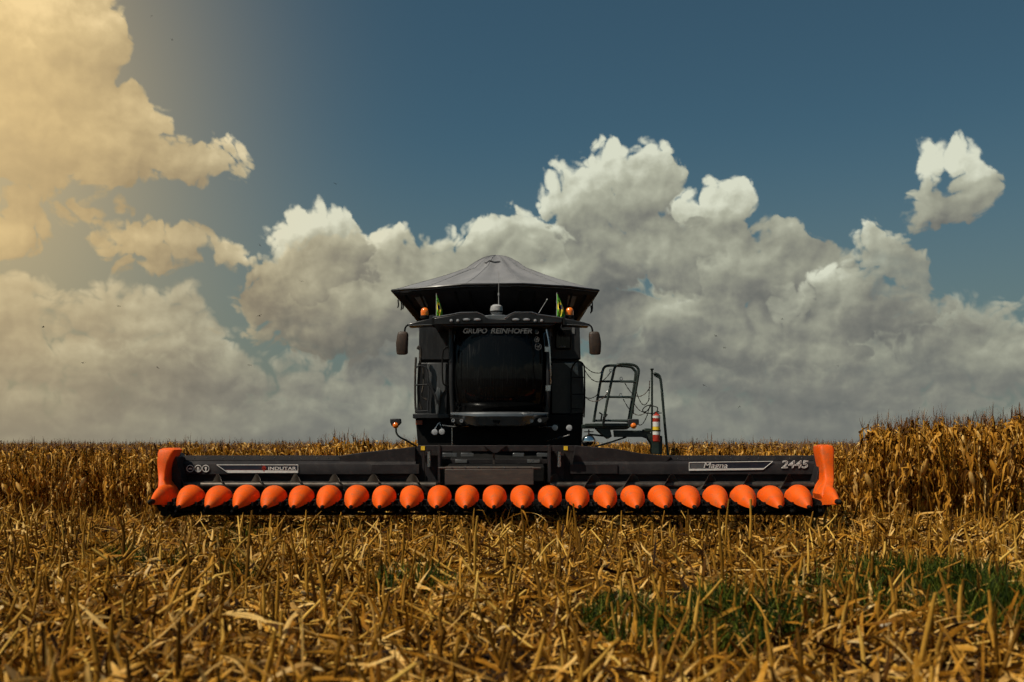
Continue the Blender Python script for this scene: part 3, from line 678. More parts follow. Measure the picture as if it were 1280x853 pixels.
# roof lamps
for s in (-1, 1):
    f = (lambda a: a) if s < 0 else (lambda a: 1241 - a)
    for px, py, rx, rz in ((564,401,.034,.034),(572.2,401,.034,.034),(583,399.6,.075,.030),(596.5,399.6,.075,.030)):
        bm = B(); c = P(f(px), py, 18.92); rs = []
        for r_, dy in ((1.25,.02),(1.25,-.018),(1.05,-.022),(1.0,-.012),(.6,-.02),(.05,-.024)):
            rs.append([(c.x+rx*r_*math.cos(a), c.y+dy, c.z+rz*r_*math.sin(a)) for a in [j*math.pi/10 for j in range(20)]])
        R = [[bm.verts.new(p) for p in r] for r in rs]
        for q, (a_, b_) in enumerate(zip(R, R[1:])):
            for i in range(20):
                bm.faces.new((a_[i], a_[(i+1)%20], b_[(i+1)%20], b_[i])).material_index = 0 if q < 3 else 1
        bm.faces.new(R[-1]).material_index = 1
        obj('roof_lamp', bm, ['matte', 'lens'], roof, 40)
# receiver dome, aerials, beacons
bm = B(); c = P(620.5, 393, 19.0)
lathe(bm, (c.x, 19.15, 0), [(.06,ZP(399,19.15)),(.085,ZP(397,19.15)),(.10,ZP(392.5,19.15)),(.118,ZP(391.5,19.15)),(.122,ZP(387,19.15)),(.112,ZP(383.5,19.15)),(.07,ZP(381.4,19.15)),(.02,ZP(380.8,19.15))], 24)
dome = obj('receiver_dome', bm, 'lightgrey', C, 35)
bm = B(); lathe(bm, (c.x, 19.15, 0), [(.112,ZP(391.3,19.15)),(.1245,ZP(391,19.15)),(.1245,ZP(389.3,19.15)),(.112,ZP(389,19.15))], 24); obj('dome_band', bm, 'matte', dome)
bm = B(); tube(bm, [P(623.4,383,19.4), P(623.4,367,19.4), P(623.4,341,19.4)], [.010,.006,.004], 6); tube(bm, [P(623.4,369.5,19.4), P(623.4,366.5,19.4)], .018, 8); obj('whip_aerial', bm, 'lightgrey', C)
bm = B(); tube(bm, [P(673.5,391.5,19.2), P(684,374.5,19.2)], [.008,.004], 6); tube(bm, [P(683.4,375.4,19.2), P(684.3,374,19.2)], .014, 6); obj('short_aerial', bm, 'lightgrey', C)
for px, py in ((531,390.3),(712,390)):
    bm = B(); c = P(px, py, 19.2); z1, z2 = ZP(py+6.3,19.2), ZP(py-5.6,19.2)
    lathe(bm, (c.x, 19.2, z1), [(.085,-.03),(.085,.02),(.07,.035)], 18); bcn = obj('beacon_base', bm, 'matte', C)
    bm = B(); h = z2-z1; lathe(bm, (c.x, 19.2, z1), [(.074,.03),(.078,.08),(.078,h*.62),(.066,h*.82),(.04,h*.95),(.01,h)], 20); obj('beacon_lens', bm, 'amber', bcn)
# tank extension: flared octagonal sheets, ribs, film windows
rim_px = [(490,363.5,20.5),(527,360.5,20.05),(581,356,19.85),(655,355.5,19.85),(712,359,20.05),(748,363.5,20.5)]
rim = [P(a,b,d) for a, b, d in rim_px]
zr = rim[0].z
back = [Vector((rim[-1].x,23.0,4.82)), Vector((rim[-1].x-.45,23.9,4.80)), Vector((rim[0].x+.45,23.9,4.80)), Vector((rim[0].x,23.0,4.82))]
rim_all = rim + back
base_px = [(521,398,20.75),(541,398,20.5),(590,398,20.4),(650,398,20.4),(704,398,20.5),(722,398,20.75)]
base_all = [P(*q) for q in base_px] + [Vector((1.35,22.8,4.12)), Vector((1.2,23.4,4.12)), Vector((-1.75,23.4,4.12)), Vector((-1.92,22.8,4.12))]
bm = B(); mid_ring = [a.lerp(b, .78) + Vector((0,0,-.02)) for a, b in zip(base_all, rim_all)]
rings(bm, [base_all, mid_ring, rim_all], False); ext = obj('tank_extension', bm, 'tankside', C, 20)
sol = ext.modifiers.new('solid', 'SOLIDIFY'); sol.thickness = .025
bm = B()
for seg, ts in ((0,(.35,.9)),(1,(.25,.75)),(2,(.06,.5,.95)),(3,(.25,.75)),(4,(.1,.65))):
    for t in ts:
        a = base_all[seg].lerp(base_all[seg+1], t); b = rim_all[seg].lerp(rim_all[seg+1], t)
        nrm = (b-a).cross(base_all[seg+1]-base_all[seg]).normalized(); nrm = nrm if nrm.y < 0 else -nrm
        bm = B(); tube(bm, [a.lerp(b,.12)+nrm*.02, a.lerp(b,.82)+nrm*.02], .026, 6); obj('tank_rib', bm, 'matte', C, 30)
for seg, t0, t1 in ((0,.62,1.0),(4,.0,.36)):
    def q(t, h):
        a = base_all[seg].lerp(base_all[seg+1], t); b = rim_all[seg].lerp(rim_all[seg+1], t); return a.lerp(b, h)
    bm = B(); n_ = Vector((0,-.03,-.012)); f4 = [q(t0+.05,.40)+n_, q(t1,.40)+n_, q(t1-.02,.74)+n_, q(t0,.74)+n_]
    v4 = [bm.verts.new(p) for p in f4]; v5 = [bm.verts.new(p+Vector((0,.02,0.005))) for p in f4]
    bm.faces.new(v4); bm.faces.new(v5[::-1])
    for i in range(4): bm.faces.new((v4[i], v5[i], v5[(i+1)%4], v4[(i+1)%4]))
    obj('film_window', bm, 'patch', C)
bm = B()
tube(bm, [p + Vector((0,-.01,.0)) for p in rim_all] + [rim_all[0]], .026, 8); obj('rim_rail', bm, 'black', C)
# tarpaulin cover: rings from the rim up to a rounded ridge
cen = Vector((XP(621,21.6), 21.6, 0)); rs = []; dense = []
for i in range(len(rim_all)):
    a, b = rim_all[i], rim_all[(i+1) % len(rim_all)]
    for j in range(6): dense.append(a.lerp(b, j/6))
zp = 5.72
rr = random.Random(3)
for t in [0,.04,.10,.2,.3,.4,.5,.6,.70,.78,.85,.91,.96,.985]:
    ring = []
    for k, p in enumerate(dense):
        q = Vector((p.x, p.y, 0)).lerp(cen, t)
        h = .92*t**1.10 if t < .70 else .92*.70**1.10 + (.97-.92*.70**1.10)*math.sin((t-.70)/.30*math.pi/2)
        zz = p.z + .012 + (zp - p.z) * h - .05*math.sin(t*math.pi)*(0.5+.5*math.cos((k % 6)/6*2*math.pi+math.pi)) + .010*math.sin(k*1.7+t*9)*t*(1-t)*4
        ring.append((q.x, q.y, zz))
    rs.append(ring)
bm = B(); rings(bm, [[(a[0], a[1]-.005, a[2]-.05) for a in rs[0]]] + rs, False); bm.faces.new([v for v in list(bm.verts)[-len(dense):]])
cov = obj('tank_cover', bm, 'tarp', C, 50)
bm = B()
for k0 in (0,6,12,18,24,30):                       # seams sewn from the corners to the ridge
    tube(bm, [Vector(rs[i][k0]) + Vector((0,-.002,.002)) for i in range(0, 14)], .005, 5)
obj('cover_seam', bm, 'tarp', cov)
bm = B(); tube(bm, [Vector(rs[9][k]) + Vector((0,-.012,.012)) for k in range(8, 18)], [.006]+[.020]*8+[.006], 8); obj('cover_fold', bm, 'tarp', cov)
bm = B()                                           # loose straps hanging off the rim
for a, b, L_ in ((497.5,377,8),(501.5,379,9),(503.5,381,6),(740,378,12),(738.6,384,8)):
    bm = B(); tube(bm, curve([P(a,b-2,20.4), P(a+.6,b+L_*.5,20.4), P(a-.3,b+L_,20.4)], 4), .014, 6); obj('loose_strap', bm, 'matte', C)
# right-hand access platform with folding gate, beam, post and rail
yq = 19.3
bm = B(); box(bm, XP(728,yq), XP(786.5,yq), 19.25, 19.85, ZP(535.5,yq), ZP(530.5,yq)); box(bm, XP(731,yq), XP(785,yq), 19.22, 19.26, ZP(533.5,yq), ZP(529.5,yq)); obj('platform_deck', bm, 'green', C, 30, .01)
bm = B()
poly(bm, [(744,535),(786,535),(784,537),(763,537.5),(765,546),(760,549),(752,543)], 19.3, 19.6)
poly(bm, [(767,538),(812,538.5),(815,545),(828,545),(828,568),(814,568),(813.5,556),(809,548.5),(803,546.5),(768,546.5)], 19.32, 19.44)
poly(bm, [(804,537),(808,535.5),(826,537),(826,540),(804,540)], 19.3, 19.46)
obj('support_beam', bm, 'green', C, 30, .01)
bm = B(); tube(bm, [P(744,558.5,19.35), P(765,552.5,19.4), P(783,546.5,19.4)], .016, 8); tube(bm, [P(735,543,19.4), P(762,546,19.4)], .018, 8); obj('brace_strut', bm, 'green', C)
bm = B()
tube(bm, curve([P(742,528,19.55), P(747,498,19.55), P(752.5,468,19.55), P(755.5,459.5,19.55), P(762,457.2,19.55), P(775,457.6,19.55), P(788,459,19.55), P(793,463,19.55), P(794.5,468,19.55), P(790,500,19.55), P(785,529,19.55)], 6), .026, 10)
tube(bm, curve([P(754,531,19.2), P(759,502,19.2), P(766,470,19.2), P(769,459,19.2), P(775,455.6,19.2), P(788,455.8,19.2), P(795,458,19.2), P(798.2,463,19.2), P(797,474,19.2), P(792,503,19.2), P(786.5,534,19.2)], 6), .026, 10)
obj('gate_frame', bm, 'green', C)
bm = B()
for py, a, b, c_, d_ in ((477,750.5,792.5,765,796),(496.5,747.3,790,761,793),(526,743,786,755,788)):
    tube(bm, [P(a,py,19.55), P(b,py,19.55)], .022, 8); tube(bm, [P(c_,py,19.2), P(d_,py+.8,19.2)], .018, 8)
obj('gate_rung', bm, 'green', C)
bm = B()
for px, py in ((776.5,473.5),(776,494),(760,491),(752.5,466),(763.5,463.5)):
    c = P(px, py, 19.3); bm = B(); tube(bm, [c + Vector((.025*math.cos(a), 0, .03*math.sin(a))) for a in [j*math.pi/6 for j in range(13)]], .006, 5, cap=False); obj('ring_hook', bm, 'chrome', C)
bm = B(); tube(bm, [P(749,516,19.15), P(752.5,518,19.15), P(751,527,19.15)], .016, 6); tube(bm, [P(759,518,19.15), P(756,522,19.15), P(755,527,19.15)], .016, 6); obj('gate_latch', bm, 'matte', C)
bm = B(); tube(bm, [P(815,545,19.35), P(815,463,19.35)], .022, 10); lathe(bm, P(815,462,19.35), [(.02,-.02),(.036,.0),(.036,.015),(.01,.02)], 12); obj('platform_post', bm, 'green', C)
bm = B(); tube(bm, curve([P(817,468,19.35), P(820,467.5,19.35), P(824.5,471,19.35), P(827,485,19.35), P(830,520,19.35), P(833,552,19.35), P(835,569,19.35)], 6), .026, 10); tube(bm, [P(818,469,19.35), P(825,473,19.35)], .02, 8); obj('outer_rail', bm, 'green', C)
def chain(a, b, sag, n=13):
    a, b = Vector(a), Vector(b); bm = B()
    pts = [a.lerp(b, i/n) + Vector((0,0,-sag*4*(i/n)*(1-i/n))) for i in range(n+1)]
    for i in range(n):
        m_ = pts[i].lerp(pts[i+1], .5); d = (pts[i+1]-pts[i])
        tube(bm, [m_-d*.46, m_+d*.46], [.006,.011] if i % 2 else [.011,.006], 5)
    tube(bm, pts, .0045, 5)
    return bm
for a, b, s in ((P(730,457,19.5),P(751.5,466,19.45),.06),(P(731,463,19.5),P(764,464,19.3),.22),(P(731,496,19.5),P(748,492,19.45),.06),(P(732,497,19.5),P(760,491,19.25),.12),
                (P(781,479,19.4),P(813,484,19.35),.22),(P(779,499,19.4),P(814,507,19.35),.25),(P(795,488,19.3),P(812,498,19.35),.20),(P(789,497,19.3),P(811,512,19.35),.14),(P(797,530,19.3),P(813,505,19.35),.16),(P(792,499,19.3),P(792,518,19.3),.0),(P(812,476,19.35),P(811,500,19.35),.02)):
    obj('safety_chain', chain(a, b, s), 'chainm', C)
# round convex mirror under the platform
bm = B(); c = P(736, 552, 19.25)
lathe(bm, c, [(.0,.0),(.10,.0),(.128,.02),(.132,.04),(.10,.07),(.0,.08)], 24, 'y'); rm = obj('round_mirror', bm, 'matte', C)
bm = B(); lathe(bm, c, [(.118,.004),(.10,-.018),(.07,-.034),(.035,-.044),(.001,-.048)], 24, 'y'); obj('mirror_glass', bm, 'mirror', rm)
bm = B(); tube(bm, [P(736,544,19.3), P(736,537,19.3)], .014, 6); tube(bm, [P(730,540,19.3), P(742,540,19.3)], .010, 6); obj('mirror_bracket', bm, 'chainm', rm)
# marker lamps with black hoods, one on the platform, one on a bent stalk at the left
def marker(px, py, stalk):
    bm = B(); y = 19.15
    prism(bm, [(XP(px-7,y), ZP(py-8.5,y)), (XP(px+6.5,y), ZP(py-8.5,y)), (XP(px+7,y), ZP(py-3,y)), (XP(px+3,y), ZP(py+1,y)), (XP(px-5,y), ZP(py+1,y)), (XP(px-7,y), ZP(py-4,y))], y, y+.09)
    hd = obj('marker_hood', bm, 'panel', C, 30, .015)
    bm = B(); lathe(bm, P(px, py, y-.01), [(.055,.04),(.058,.0),(.05,-.03),(.03,-.045),(.002,-.05)], 18, 'y'); obj('marker_lens', bm, 'amber', hd)
    if stalk:
        bm = B(); tube(bm, curve([P(495,535,19.2), P(495.5,541,19.2), P(499,546,19.2), P(508,551,19.25), P(521,558.5,19.4)], 6), .018, 8); obj('marker_stalk', bm, 'green', hd)
marker(494.5, 532, True)
marker(792, 532.5, False)
# wheels, mostly hidden behind the header
def wheel(x, y, r, w):
    bm = B(); lathe(bm, (x, y, r), [(r*.55,-w*.42),(r*.9,-w*.5),(r*.97,-w*.42),(r*.97,w*.42),(r*.9,w*.5),(r*.55,w*.42)], 40, 'x')
    for j in range(22):
        for s in (-1, 1):
            a = (j + (.5 if s > 0 else 0)) * 2*math.pi/22; a2 = a + .16
            tube(bm, [(x+s*w*.46, y+r*.93*math.cos(a2), r+r*.93*math.sin(a2)), (x+s*w*.02, y+r*.975*math.cos(a), r+r*.975*math.sin(a))], .035, 5)
    t = obj('wheel', bm, 'rubber', C, 40)
    bm = B(); lathe(bm, (x, y, r), [(r*.56,-w*.40),(r*.50,-w*.3),(r*.2,-w*.2),(r*.2,w*.2),(r*.50,w*.3),(r*.56,w*.40)], 28, 'x'); obj('rim', bm, 'matte', t)
wheel(XC-1.25, 20.9, .98, .62); wheel(XC+1.25, 20.9, .98, .62); wheel(XC-1.3, 25.6, .72, .45); wheel(XC+1.3, 25.6, .72, .45)
bm = B(); tube(bm, [(XC-1.2,20.9,.98),(XC+1.2,20.9,.98)], .14, 12); tube(bm, [(XC-1.25,25.6,.72),(XC+1.25,25.6,.72)], .10, 12); obj('axle', bm, 'matte', C)

# fire extinguisher strapped to the platform post
F = empty('fire_extinguisher', P(820.5, 553, 19.2), 'red fire extinguisher with white and yellow bands on the side platform post', 'fire extinguisher')
fx = XP(820.6, 19.2); z0 = ZP(553,19.2); z1 = ZP(518,19.2)
def zf(py): return ZP(py, 19.2)
for nm, a, b, mt in (('cylinder',552.6,518.5,'red'),('white_band',533.5,527.5,'white'),('yellow_label',538.2,533.6,'yellow'),('white_label',543.8,539.5,'white'),('white_label',523,519.8,'white')):
    bm = B(); r = .072 if nm == 'cylinder' else .0735
    if nm == 'cylinder': lathe(bm, (fx,19.2,0), [(.055,zf(a)),(.072,zf(a-1)),(.072,zf(b+1.5)),(.05,zf(b-.3)),(.022,zf(b-1.2)),(.022,zf(b-3))], 22)
    else: lathe(bm, (fx,19.2,0), [(.06,zf(a)),(r,zf(a-.1)),(r,zf(b+.1)),(.06,zf(b))], 22)
    obj(nm, bm, mt, F)
bm = B(); tube(bm, curve([P(821,515,19.2), P(822,510,19.2), P(817,508,19.2), P(810,507,19.2), P(804,511,19.2), P(804.5,515.5,19.2), P(812,517,19.2), P(827,516.5,19.2)], 5), .010, 6); obj('hose', bm, 'matte', F)
bm = B(); tube(bm, [P(818,516,19.2), P(824,514.5,19.2)], .012, 6); lathe(bm, (fx,19.2,0), [(.0745,zf(539.4)),(.076,zf(539.3)),(.076,zf(537.9)),(.0745,zf(537.8))], 22); obj('strap', bm, 'matte', F)

# two small flags on the cab roof
def flag(px0, pyt, pyb, wpx, label, flip):
    base = P(px0, pyb, 19.05); F = empty('roof_flag', base, label, 'flag')
    bm = B(); tube(bm, [P(px0,pyb+1,19.05), P(px0,pyt,19.05)], .008, 6); obj('flag_pole', bm, 'lightgrey', F)
    bm = B(); rows, cols_ = 16, 8; V = []
    for i in range(rows+1):
        v = i/rows; py = pyt + 1 + (pyb-2-pyt) * v; w = wpx * (0.15 + .85*math.sin(min(1,v*1.15)*math.pi/2)) * (1 if v < .82 else 1-(v-.82)*1.2)
        V.append([bm.verts.new(P(px0 + w*j/cols_, py + (j/cols_)*3.2, 19.05) + Vector((0, .05*math.sin(j*1.6+v*3)+.004, 0))) for j in range(cols_+1)])
    for i in range(rows):
        for j in range(cols_):
            f = bm.faces.new((V[i][j], V[i][j+1], V[i+1][j+1], V[i+1][j]))
            u, v = (j+.5)/cols_, (i+.5)/rows; d = abs(u-.5)/.46 + abs(v-.55)/.42
            f.material_index = 2 if (u-.5)**2/.06 + (v-.55)**2/.020 < 1 else (1 if d < 1 else 0)
    o = obj('flag_cloth', bm, ['flaggreen','flagyellow','flagblue'], F, 60)
    s = o.modifiers.new('solid','SOLIDIFY'); s.thickness = .004
flag(545.5, 367, 396.5, 7.5, 'small narrow green and yellow flag beside the left roof beacon', False)
flag(696, 366, 396.5, 10, 'small wider green and yellow flag with dark disc beside the right roof beacon', False)

# birds (tiny, far off, in flight): one body with spread wings each
bird_px = [(588,90),(419,230),(325,307),(377,352),(324,395),(148,383),(54,409),(197,460),(104,454),(312,457),(978,399),(894,420),(906,435),(1048,458),(880,482),(924,509),(190,20),(215,50)]
bm = B(); tube(bm, [(0,-.09,0),(0,-.05,.005),(0,.02,.004),(0,.07,.0),(0,.12,0)], [.006,.022,.028,.014,.02], 8)
for s in (-1, 1):
    a = [(0,-.035,.01),(s*.10,-.05,.045),(s*.21,.0,.03)]; b = [(0,.045,.01),(s*.10,.02,.045),(s*.21,.02,.03)]
    for i in range(2):
        v = [bm.verts.new(q) for q in (a[i], a[i+1], b[i+1], b[i])]; w = [bm.verts.new((q.co.x, q.co.y, q.co.z-.006)) for q in v]
        bm.faces.new(v); bm.faces.new(w[::-1])
        for k in range(4): bm.faces.new((v[k], w[k], w[(k+1)%4], v[(k+1)%4]))
bird = obj('bird', bm, surf('dark_plumage', (.02,.018,.016), (.035,.03,.028), .8), None, 60)
rr = random.Random(5)
for i, (px, py) in enumerate(bird_px):
    o = bird if i == 0 else bird.copy()
    if i: col.objects.link(o)
    d = rr.uniform(75, 110) * (1.5 if i == 0 or i > 15 else 1)
    o.location = P(px, py, d); o.rotation_euler = (rr.uniform(-.3,.3), rr.uniform(-.5,.5), rr.uniform(0,6.3))
    tag(o, 'tiny dark bird flying far off against the clouds', 'bird', 'birds flying across the sky')

# ------------------------------------------------------------------ ground
def ground_mat():
    m, b, o = new_mat('dry_soil'); v = objvec()
    n1 = noise(v, 1.3, 6, .6); n2 = noise(v, 14, 5, .7)
    c = mixc(smooth(n1*.5+n2*.5, .36, .64), (0.014,0.007,0.003), (0.050,0.026,0.009))
    E.nt.links.new(c.s, b.inputs['Base Color']); b.inputs['Roughness'].default_value = .95; b.inputs['Specular IOR Level'].default_value = .1
    bn = E.nt.nodes.new('ShaderNodeBump'); bn.inputs['Strength'].default_value = .8; bn.inputs['Distance'].default_value = .04
    E.nt.links.new(n2.s, bn.inputs['Height']); E.nt.links.new(bn.outputs[0], b.inputs['Normal']); return m
def gz(x, y):                                  # gentle humps of the cut field
    return 0.045*np.sin(x*.9+1.3)*np.sin(y*.55+.4) + 0.03*np.sin(x*2.3+y*1.1)
bm = B()
gx = [-2500,-400,-90,-40]+[ -30+i*.75 for i in range(81)]+[40,90,400,2500]; gy = [-2500,-300,-60,-15]+[-5+i*.75 for i in range(50)]+[36,45,60,90,200,600,3000]
G = [[bm.verts.new((x, y, float(gz(x,y)) if abs(x)<32 and -6<y<34 else 0)) for x in gx] for y in gy]
for i in range(len(gy)-1):
    for j in range(len(gx)-1): bm.faces.new((G[i][j], G[i][j+1], G[i+1][j+1], G[i+1][j]))
tag(obj('ground', bm, ground_mat(), None, 180), kind='structure')

# ------------------------------------------------------------------ dry maize: strips and tubes as arrays
def leaf_mat(name, ramp_cols, trans=.30, spec=.10):
    m, b, o = new_mat(name)
    at = E.nt.nodes.new('ShaderNodeAttribute'); at.attribute_name = 'tint'
    oi = E.nt.nodes.new('ShaderNodeObjectInfo')
    v = objvec()
    t = E.m('ADD', E(at.outputs['Fac']) + (E(oi.outputs['Random']) - .5) * .22, (noise(v, 9, 4, .6) - .5) * .55, clamp=True)
    r = E.nt.nodes.new('ShaderNodeValToRGB'); E.nt.links.new(t.s, r.inputs[0]); el = r.color_ramp.elements
    while len(el) < len(ramp_cols): el.new(.5)
    for i, (p, c) in enumerate(ramp_cols): el[i].position = p; el[i].color = (*c, 1)
    E.nt.links.new(r.outputs[0], b.inputs['Base Color']); b.inputs['Roughness'].default_value = .62; b.inputs['Specular IOR Level'].default_value = spec
    tr = E.nt.nodes.new('ShaderNodeBsdfTranslucent'); E.nt.links.new(r.outputs[0], tr.inputs[0])
    mx = E.nt.nodes.new('ShaderNodeMixShader'); mx.inputs[0].default_value = trans
    E.nt.links.new(b.outputs[0], mx.inputs[1]); E.nt.links.new(tr.outputs[0], mx.inputs[2]); E.nt.links.new(mx.outputs[0], o.inputs[0])
    return m
M['leaf'] = leaf_mat('dry_maize_leaf', [(0,(.022,.008,.001)),(.25,(.10,.037,.002)),(.5,(.31,.128,.009)),(.75,(.60,.285,.034)),(1,(.86,.56,.19))])
M['stalk'] = leaf_mat('dry_maize_stalk', [(0,(.04,.016,.002)),(.35,(.19,.085,.008)),(.65,(.44,.22,.028)),(1,(.68,.42,.09))], .05)
M['tassel'] = leaf_mat('dry_tassel', [(0,(.07,.032,.018)),(.5,(.17,.085,.045)),(1,(.30,.17,.09))], .15)
M['husk'] = leaf_mat('pale_husk', [(0,(.22,.11,.025)),(.6,(.48,.27,.075)),(1,(.74,.55,.27))], .2)
M['weed'] = leaf_mat('green_weed_leaf', [(0,(.006,.012,.001)),(.5,(.018,.036,.003)),(1,(.12,.14,.014))], .3)
def stk(*a): return np.stack(np.broadcast_arrays(*a), -1)
class Arr:
    def __init__(s): s.V = []; s.F = []; s.T = []; s.n = 0
    def add(s, V, F, T):
        s.V.append(V.reshape(-1,3)); s.F.append(F.reshape(-1,4) + s.n); s.T.append(T.reshape(-1)); s.n += s.V[-1].shape[0]
    def cat(s): return np.concatenate(s.V), np.concatenate(s.F), np.concatenate(s.T)
def strips(path, side, w, tint, fold=None):
    """path (m,n,3), side (m,n,3) unit, w (m,n), tint (m,): ribbons, two quads across if fold (depth) is given"""
    m, n, _ = path.shape
    if fold is None:
        V = np.stack([path - side*w[...,None], path + side*w[...,None]], 2); k = 2
    else:
        tan = np.gradient(path, axis=1); nr = np.cross(tan, side); nr /= np.linalg.norm(nr, axis=-1, keepdims=True)+1e-9
        V = np.stack([path - side*w[...,None], path + nr*(w*fold)[...,None], path + side*w[...,None]], 2); k = 3
    idx = np.arange(m*n*k).reshape(m,n,k)
    F = stk(idx[:,:-1,:-1], idx[:,:-1,1:], idx[:,1:,1:], idx[:,1:,:-1])
    return V, F, np.repeat(tint, n*k)
def tubes(path, r, tint, k=5):
    m, n, _ = path.shape
    ax = path[:,-1]-path[:,0]; ax /= np.linalg.norm(ax, axis=-1, keepdims=True)+1e-9
    ref = np.where(np.abs(ax[:,2:3])>.9, np.array([[1.,0,0]]), np.array([[0,0,1.]]))
    u = np.cross(ax, ref); u /= np.linalg.norm(u, axis=-1, keepdims=True); v = np.cross(ax, u)
    a = np.arange(k)*2*np.pi/k
    V = path[:,:,None,:] + r[:,:,None,None]*(u[:,None,None,:]*np.cos(a)[None,None,:,None] + v[:,None,None,:]*np.sin(a)[None,None,:,None])
    idx = np.arange(m*n*k).reshape(m,n,k); nx = np.roll(idx,-1,axis=2)
    F = stk(idx[:,:-1], nx[:,:-1], nx[:,1:], idx[:,1:])
    return V, F, np.repeat(tint, n*k)
def mesh_from(name, V, F, T, mat):
    me = bpy.data.meshes.new(name); me.vertices.add(len(V)); me.vertices.foreach_set('co', V.astype(np.float32).ravel())
    me.loops.add(F.size); me.loops.foreach_set('vertex_index', F.astype(np.int32).ravel())
    me.polygons.add(len(F)); me.polygons.foreach_set('loop_start', (np.arange(len(F))*4).astype(np.int32)); me.polygons.foreach_set('loop_total', np.full(len(F),4,np.int32))
    me.polygons.foreach_set('use_smooth', np.ones(len(F),bool))
    at = me.attributes.new('tint','FLOAT','POINT'); at.data.foreach_set('value', T.astype(np.float32))
    me.materials.append(M[mat]); me.update(calc_edges=True); return me
def link(name, me, parent=None):
    o = bpy.data.objects.new(name, me); col.objects.link(o)
    if parent is not None: o.parent = parent
    return o
U = RNG.uniform
def maize(rng, lod=0):
    """one dry plant of height 1 (tassel above): stalk, leaves, tassel arrays"""
    n = 7; z = np.linspace(0,1,n); bend = rng.normal(0,.035,2)
    sp = stk(bend[0]*z**2, bend[1]*z**2, z)[None]
    st = tubes(sp, np.linspace(.0125,.006,n)[None], np.array([rng.uniform(.3,.7)]), 5 if lod==0 else 3)
    m = 26 if lod==0 else 13; L = rng.uniform(.16,.40,m); zz = np.sort(rng.uniform(.22 if lod==0 else .45,.99,m)); zz[-3:] = rng.uniform(.9,1.0,3)
    az = np.arange(m)*np.pi + rng.normal(rng.uniform(0,6),.7,m); k = 7 if lod==0 else 5; s = np.linspace(0,1,k)[None,:]
    rise = rng.uniform(.05,.55,m)[:,None]; droop = rng.uniform(.7,1.7,m)[:,None]; outw = rng.uniform(.25,.7,m)[:,None]
    r = L[:,None]*outw*(s - .35*s**2 ); dz = L[:,None]*(rise*s - droop*s**2)
    azs = az[:,None] + rng.normal(0,.5,(m,1))*s
    x = np.interp(zz, z, sp[0,:,0]); y = np.interp(zz, z, sp[0,:,1])
    path = stk(x[:,None]+r*np.cos(azs), y[:,None]+r*np.sin(azs), np.maximum(zz[:,None]+dz,.02))
    path[:,1:] += rng.normal(0,.016,(m,k-1,3))
    tw = az[:,None]+np.pi/2 + rng.normal(0,1.3,(m,1))*s + rng.normal(0,.25,(m,k))
    side = stk(np.cos(tw), np.sin(tw), rng.normal(0,.45,(m,k))); side /= np.linalg.norm(side,axis=-1,keepdims=True)
    w = (rng.uniform(.009,.022,m)[:,None]*(.55+.45*np.sin(np.pi*np.clip(s*1.1,0,1)))*(1-s**4*.8))*(1.25 if lod else 1)
    lf = strips(path, side, w, rng.uniform(.15,.95,m), .35 if lod==0 else None)
    b = 6 if lod==0 else 4; s = np.linspace(0,1,3)[None,:]; a = rng.uniform(0,6.3,b)[:,None]; sprd = rng.uniform(.0,.10,b)[:,None]; tl = rng.uniform(.05,.15,b)[:,None]
    tp = stk(sp[0,-1,0]+sprd*s*np.cos(a), sp[0,-1,1]+sprd*s*np.sin(a), .98+tl*s - sprd*.4*s**2)
    sd_ = stk(-np.sin(a)+0*s, np.cos(a)+0*s, 0*s)
    ts = strips(tp, sd_, np.full((b,3),.0024 if lod==0 else .0026)*np.array([[1,1,.5]]), rng.uniform(.1,.9,b))
    return st, lf, ts
def ear(rng):
    k = 8; t = np.linspace(0,1,k); a = rng.uniform(0,6.3); c = np.array([.03*np.cos(a), .03*np.sin(a), rng.uniform(.40,.55)])
    d = np.array([np.cos(a)*.5, np.sin(a)*.5, rng.choice([-.8,.8])]); d /= np.linalg.norm(d)
    path = (c + d*t[:,None]*.17)[None]; rr_ = (.003+.026*np.sin(np.pi*np.clip(t*.92+.06,0,1))**.6)[None]
    return tubes(path, rr_, np.array([rng.uniform(.6,.95)]), 8)
VAR = []
for i in range(10):
    rng = np.random.default_rng(100+i); st, lf, ts = maize(rng); e = ear(rng)
    A = Arr(); A.add(*lf); A.add(*e)
    VAR.append((mesh_from('stalk', *(lambda q:(q[0].reshape(-1,3), q[1].reshape(-1,4), q[2]))(st), 'stalk'), mesh_from('leaves', *A.cat(), 'leaf'),
                mesh_from('tassel', *(lambda q:(q[0].reshape(-1,3), q[1].reshape(-1,4), q[2]))(ts), 'tassel'), st, A.cat(), ts))
LOD = [maize(np.random.default_rng(300+i), 1) for i in range(8)]
# positions: rows run away from the camera, 0.45 m apart
def tall_block(x, y): return x > .358*y + .12*math.sin(y*3) and y > 18.6 and x > 6.3
def plants():
    out = []; r = random.Random(11)
    y = 18.6
    xs = [-44 + .45*i for i in range(200)]
    while y < 75:
        dens = 1 if y < 22.5 else (.75 if y < 28 else (.40 if y < 45 else .22))
        for x0 in xs:
            if r.random() > dens: continue
            x = x0 + r.gauss(0,.05); yy = y + r.uniform(-.09,.09)
            if abs(x) > .60*yy + 1.5: continue
            tall = tall_block(x, yy)
            if not tall and yy < 19.5 + .25*math.sin(x*.8): continue
            if -3.0 < x < 3.4 and yy < 28.5: continue
            if tall: h = 1.97 + .028*(x-6.5) + r.gauss(0,.06) - .02*(yy-18.6)
            else: h = 1.50 + (.12 if -3.9 < x < -1 else 0) + r.gauss(0,.05) + (.10 if yy > 35 else 0)
            if tall and yy > 26: 
                if r.random() > .5: continue
            out.append((x, yy, h, tall))
        y += .19 if y < 28 else .30
    return out
PL = plants()
print('plants', len(PL))
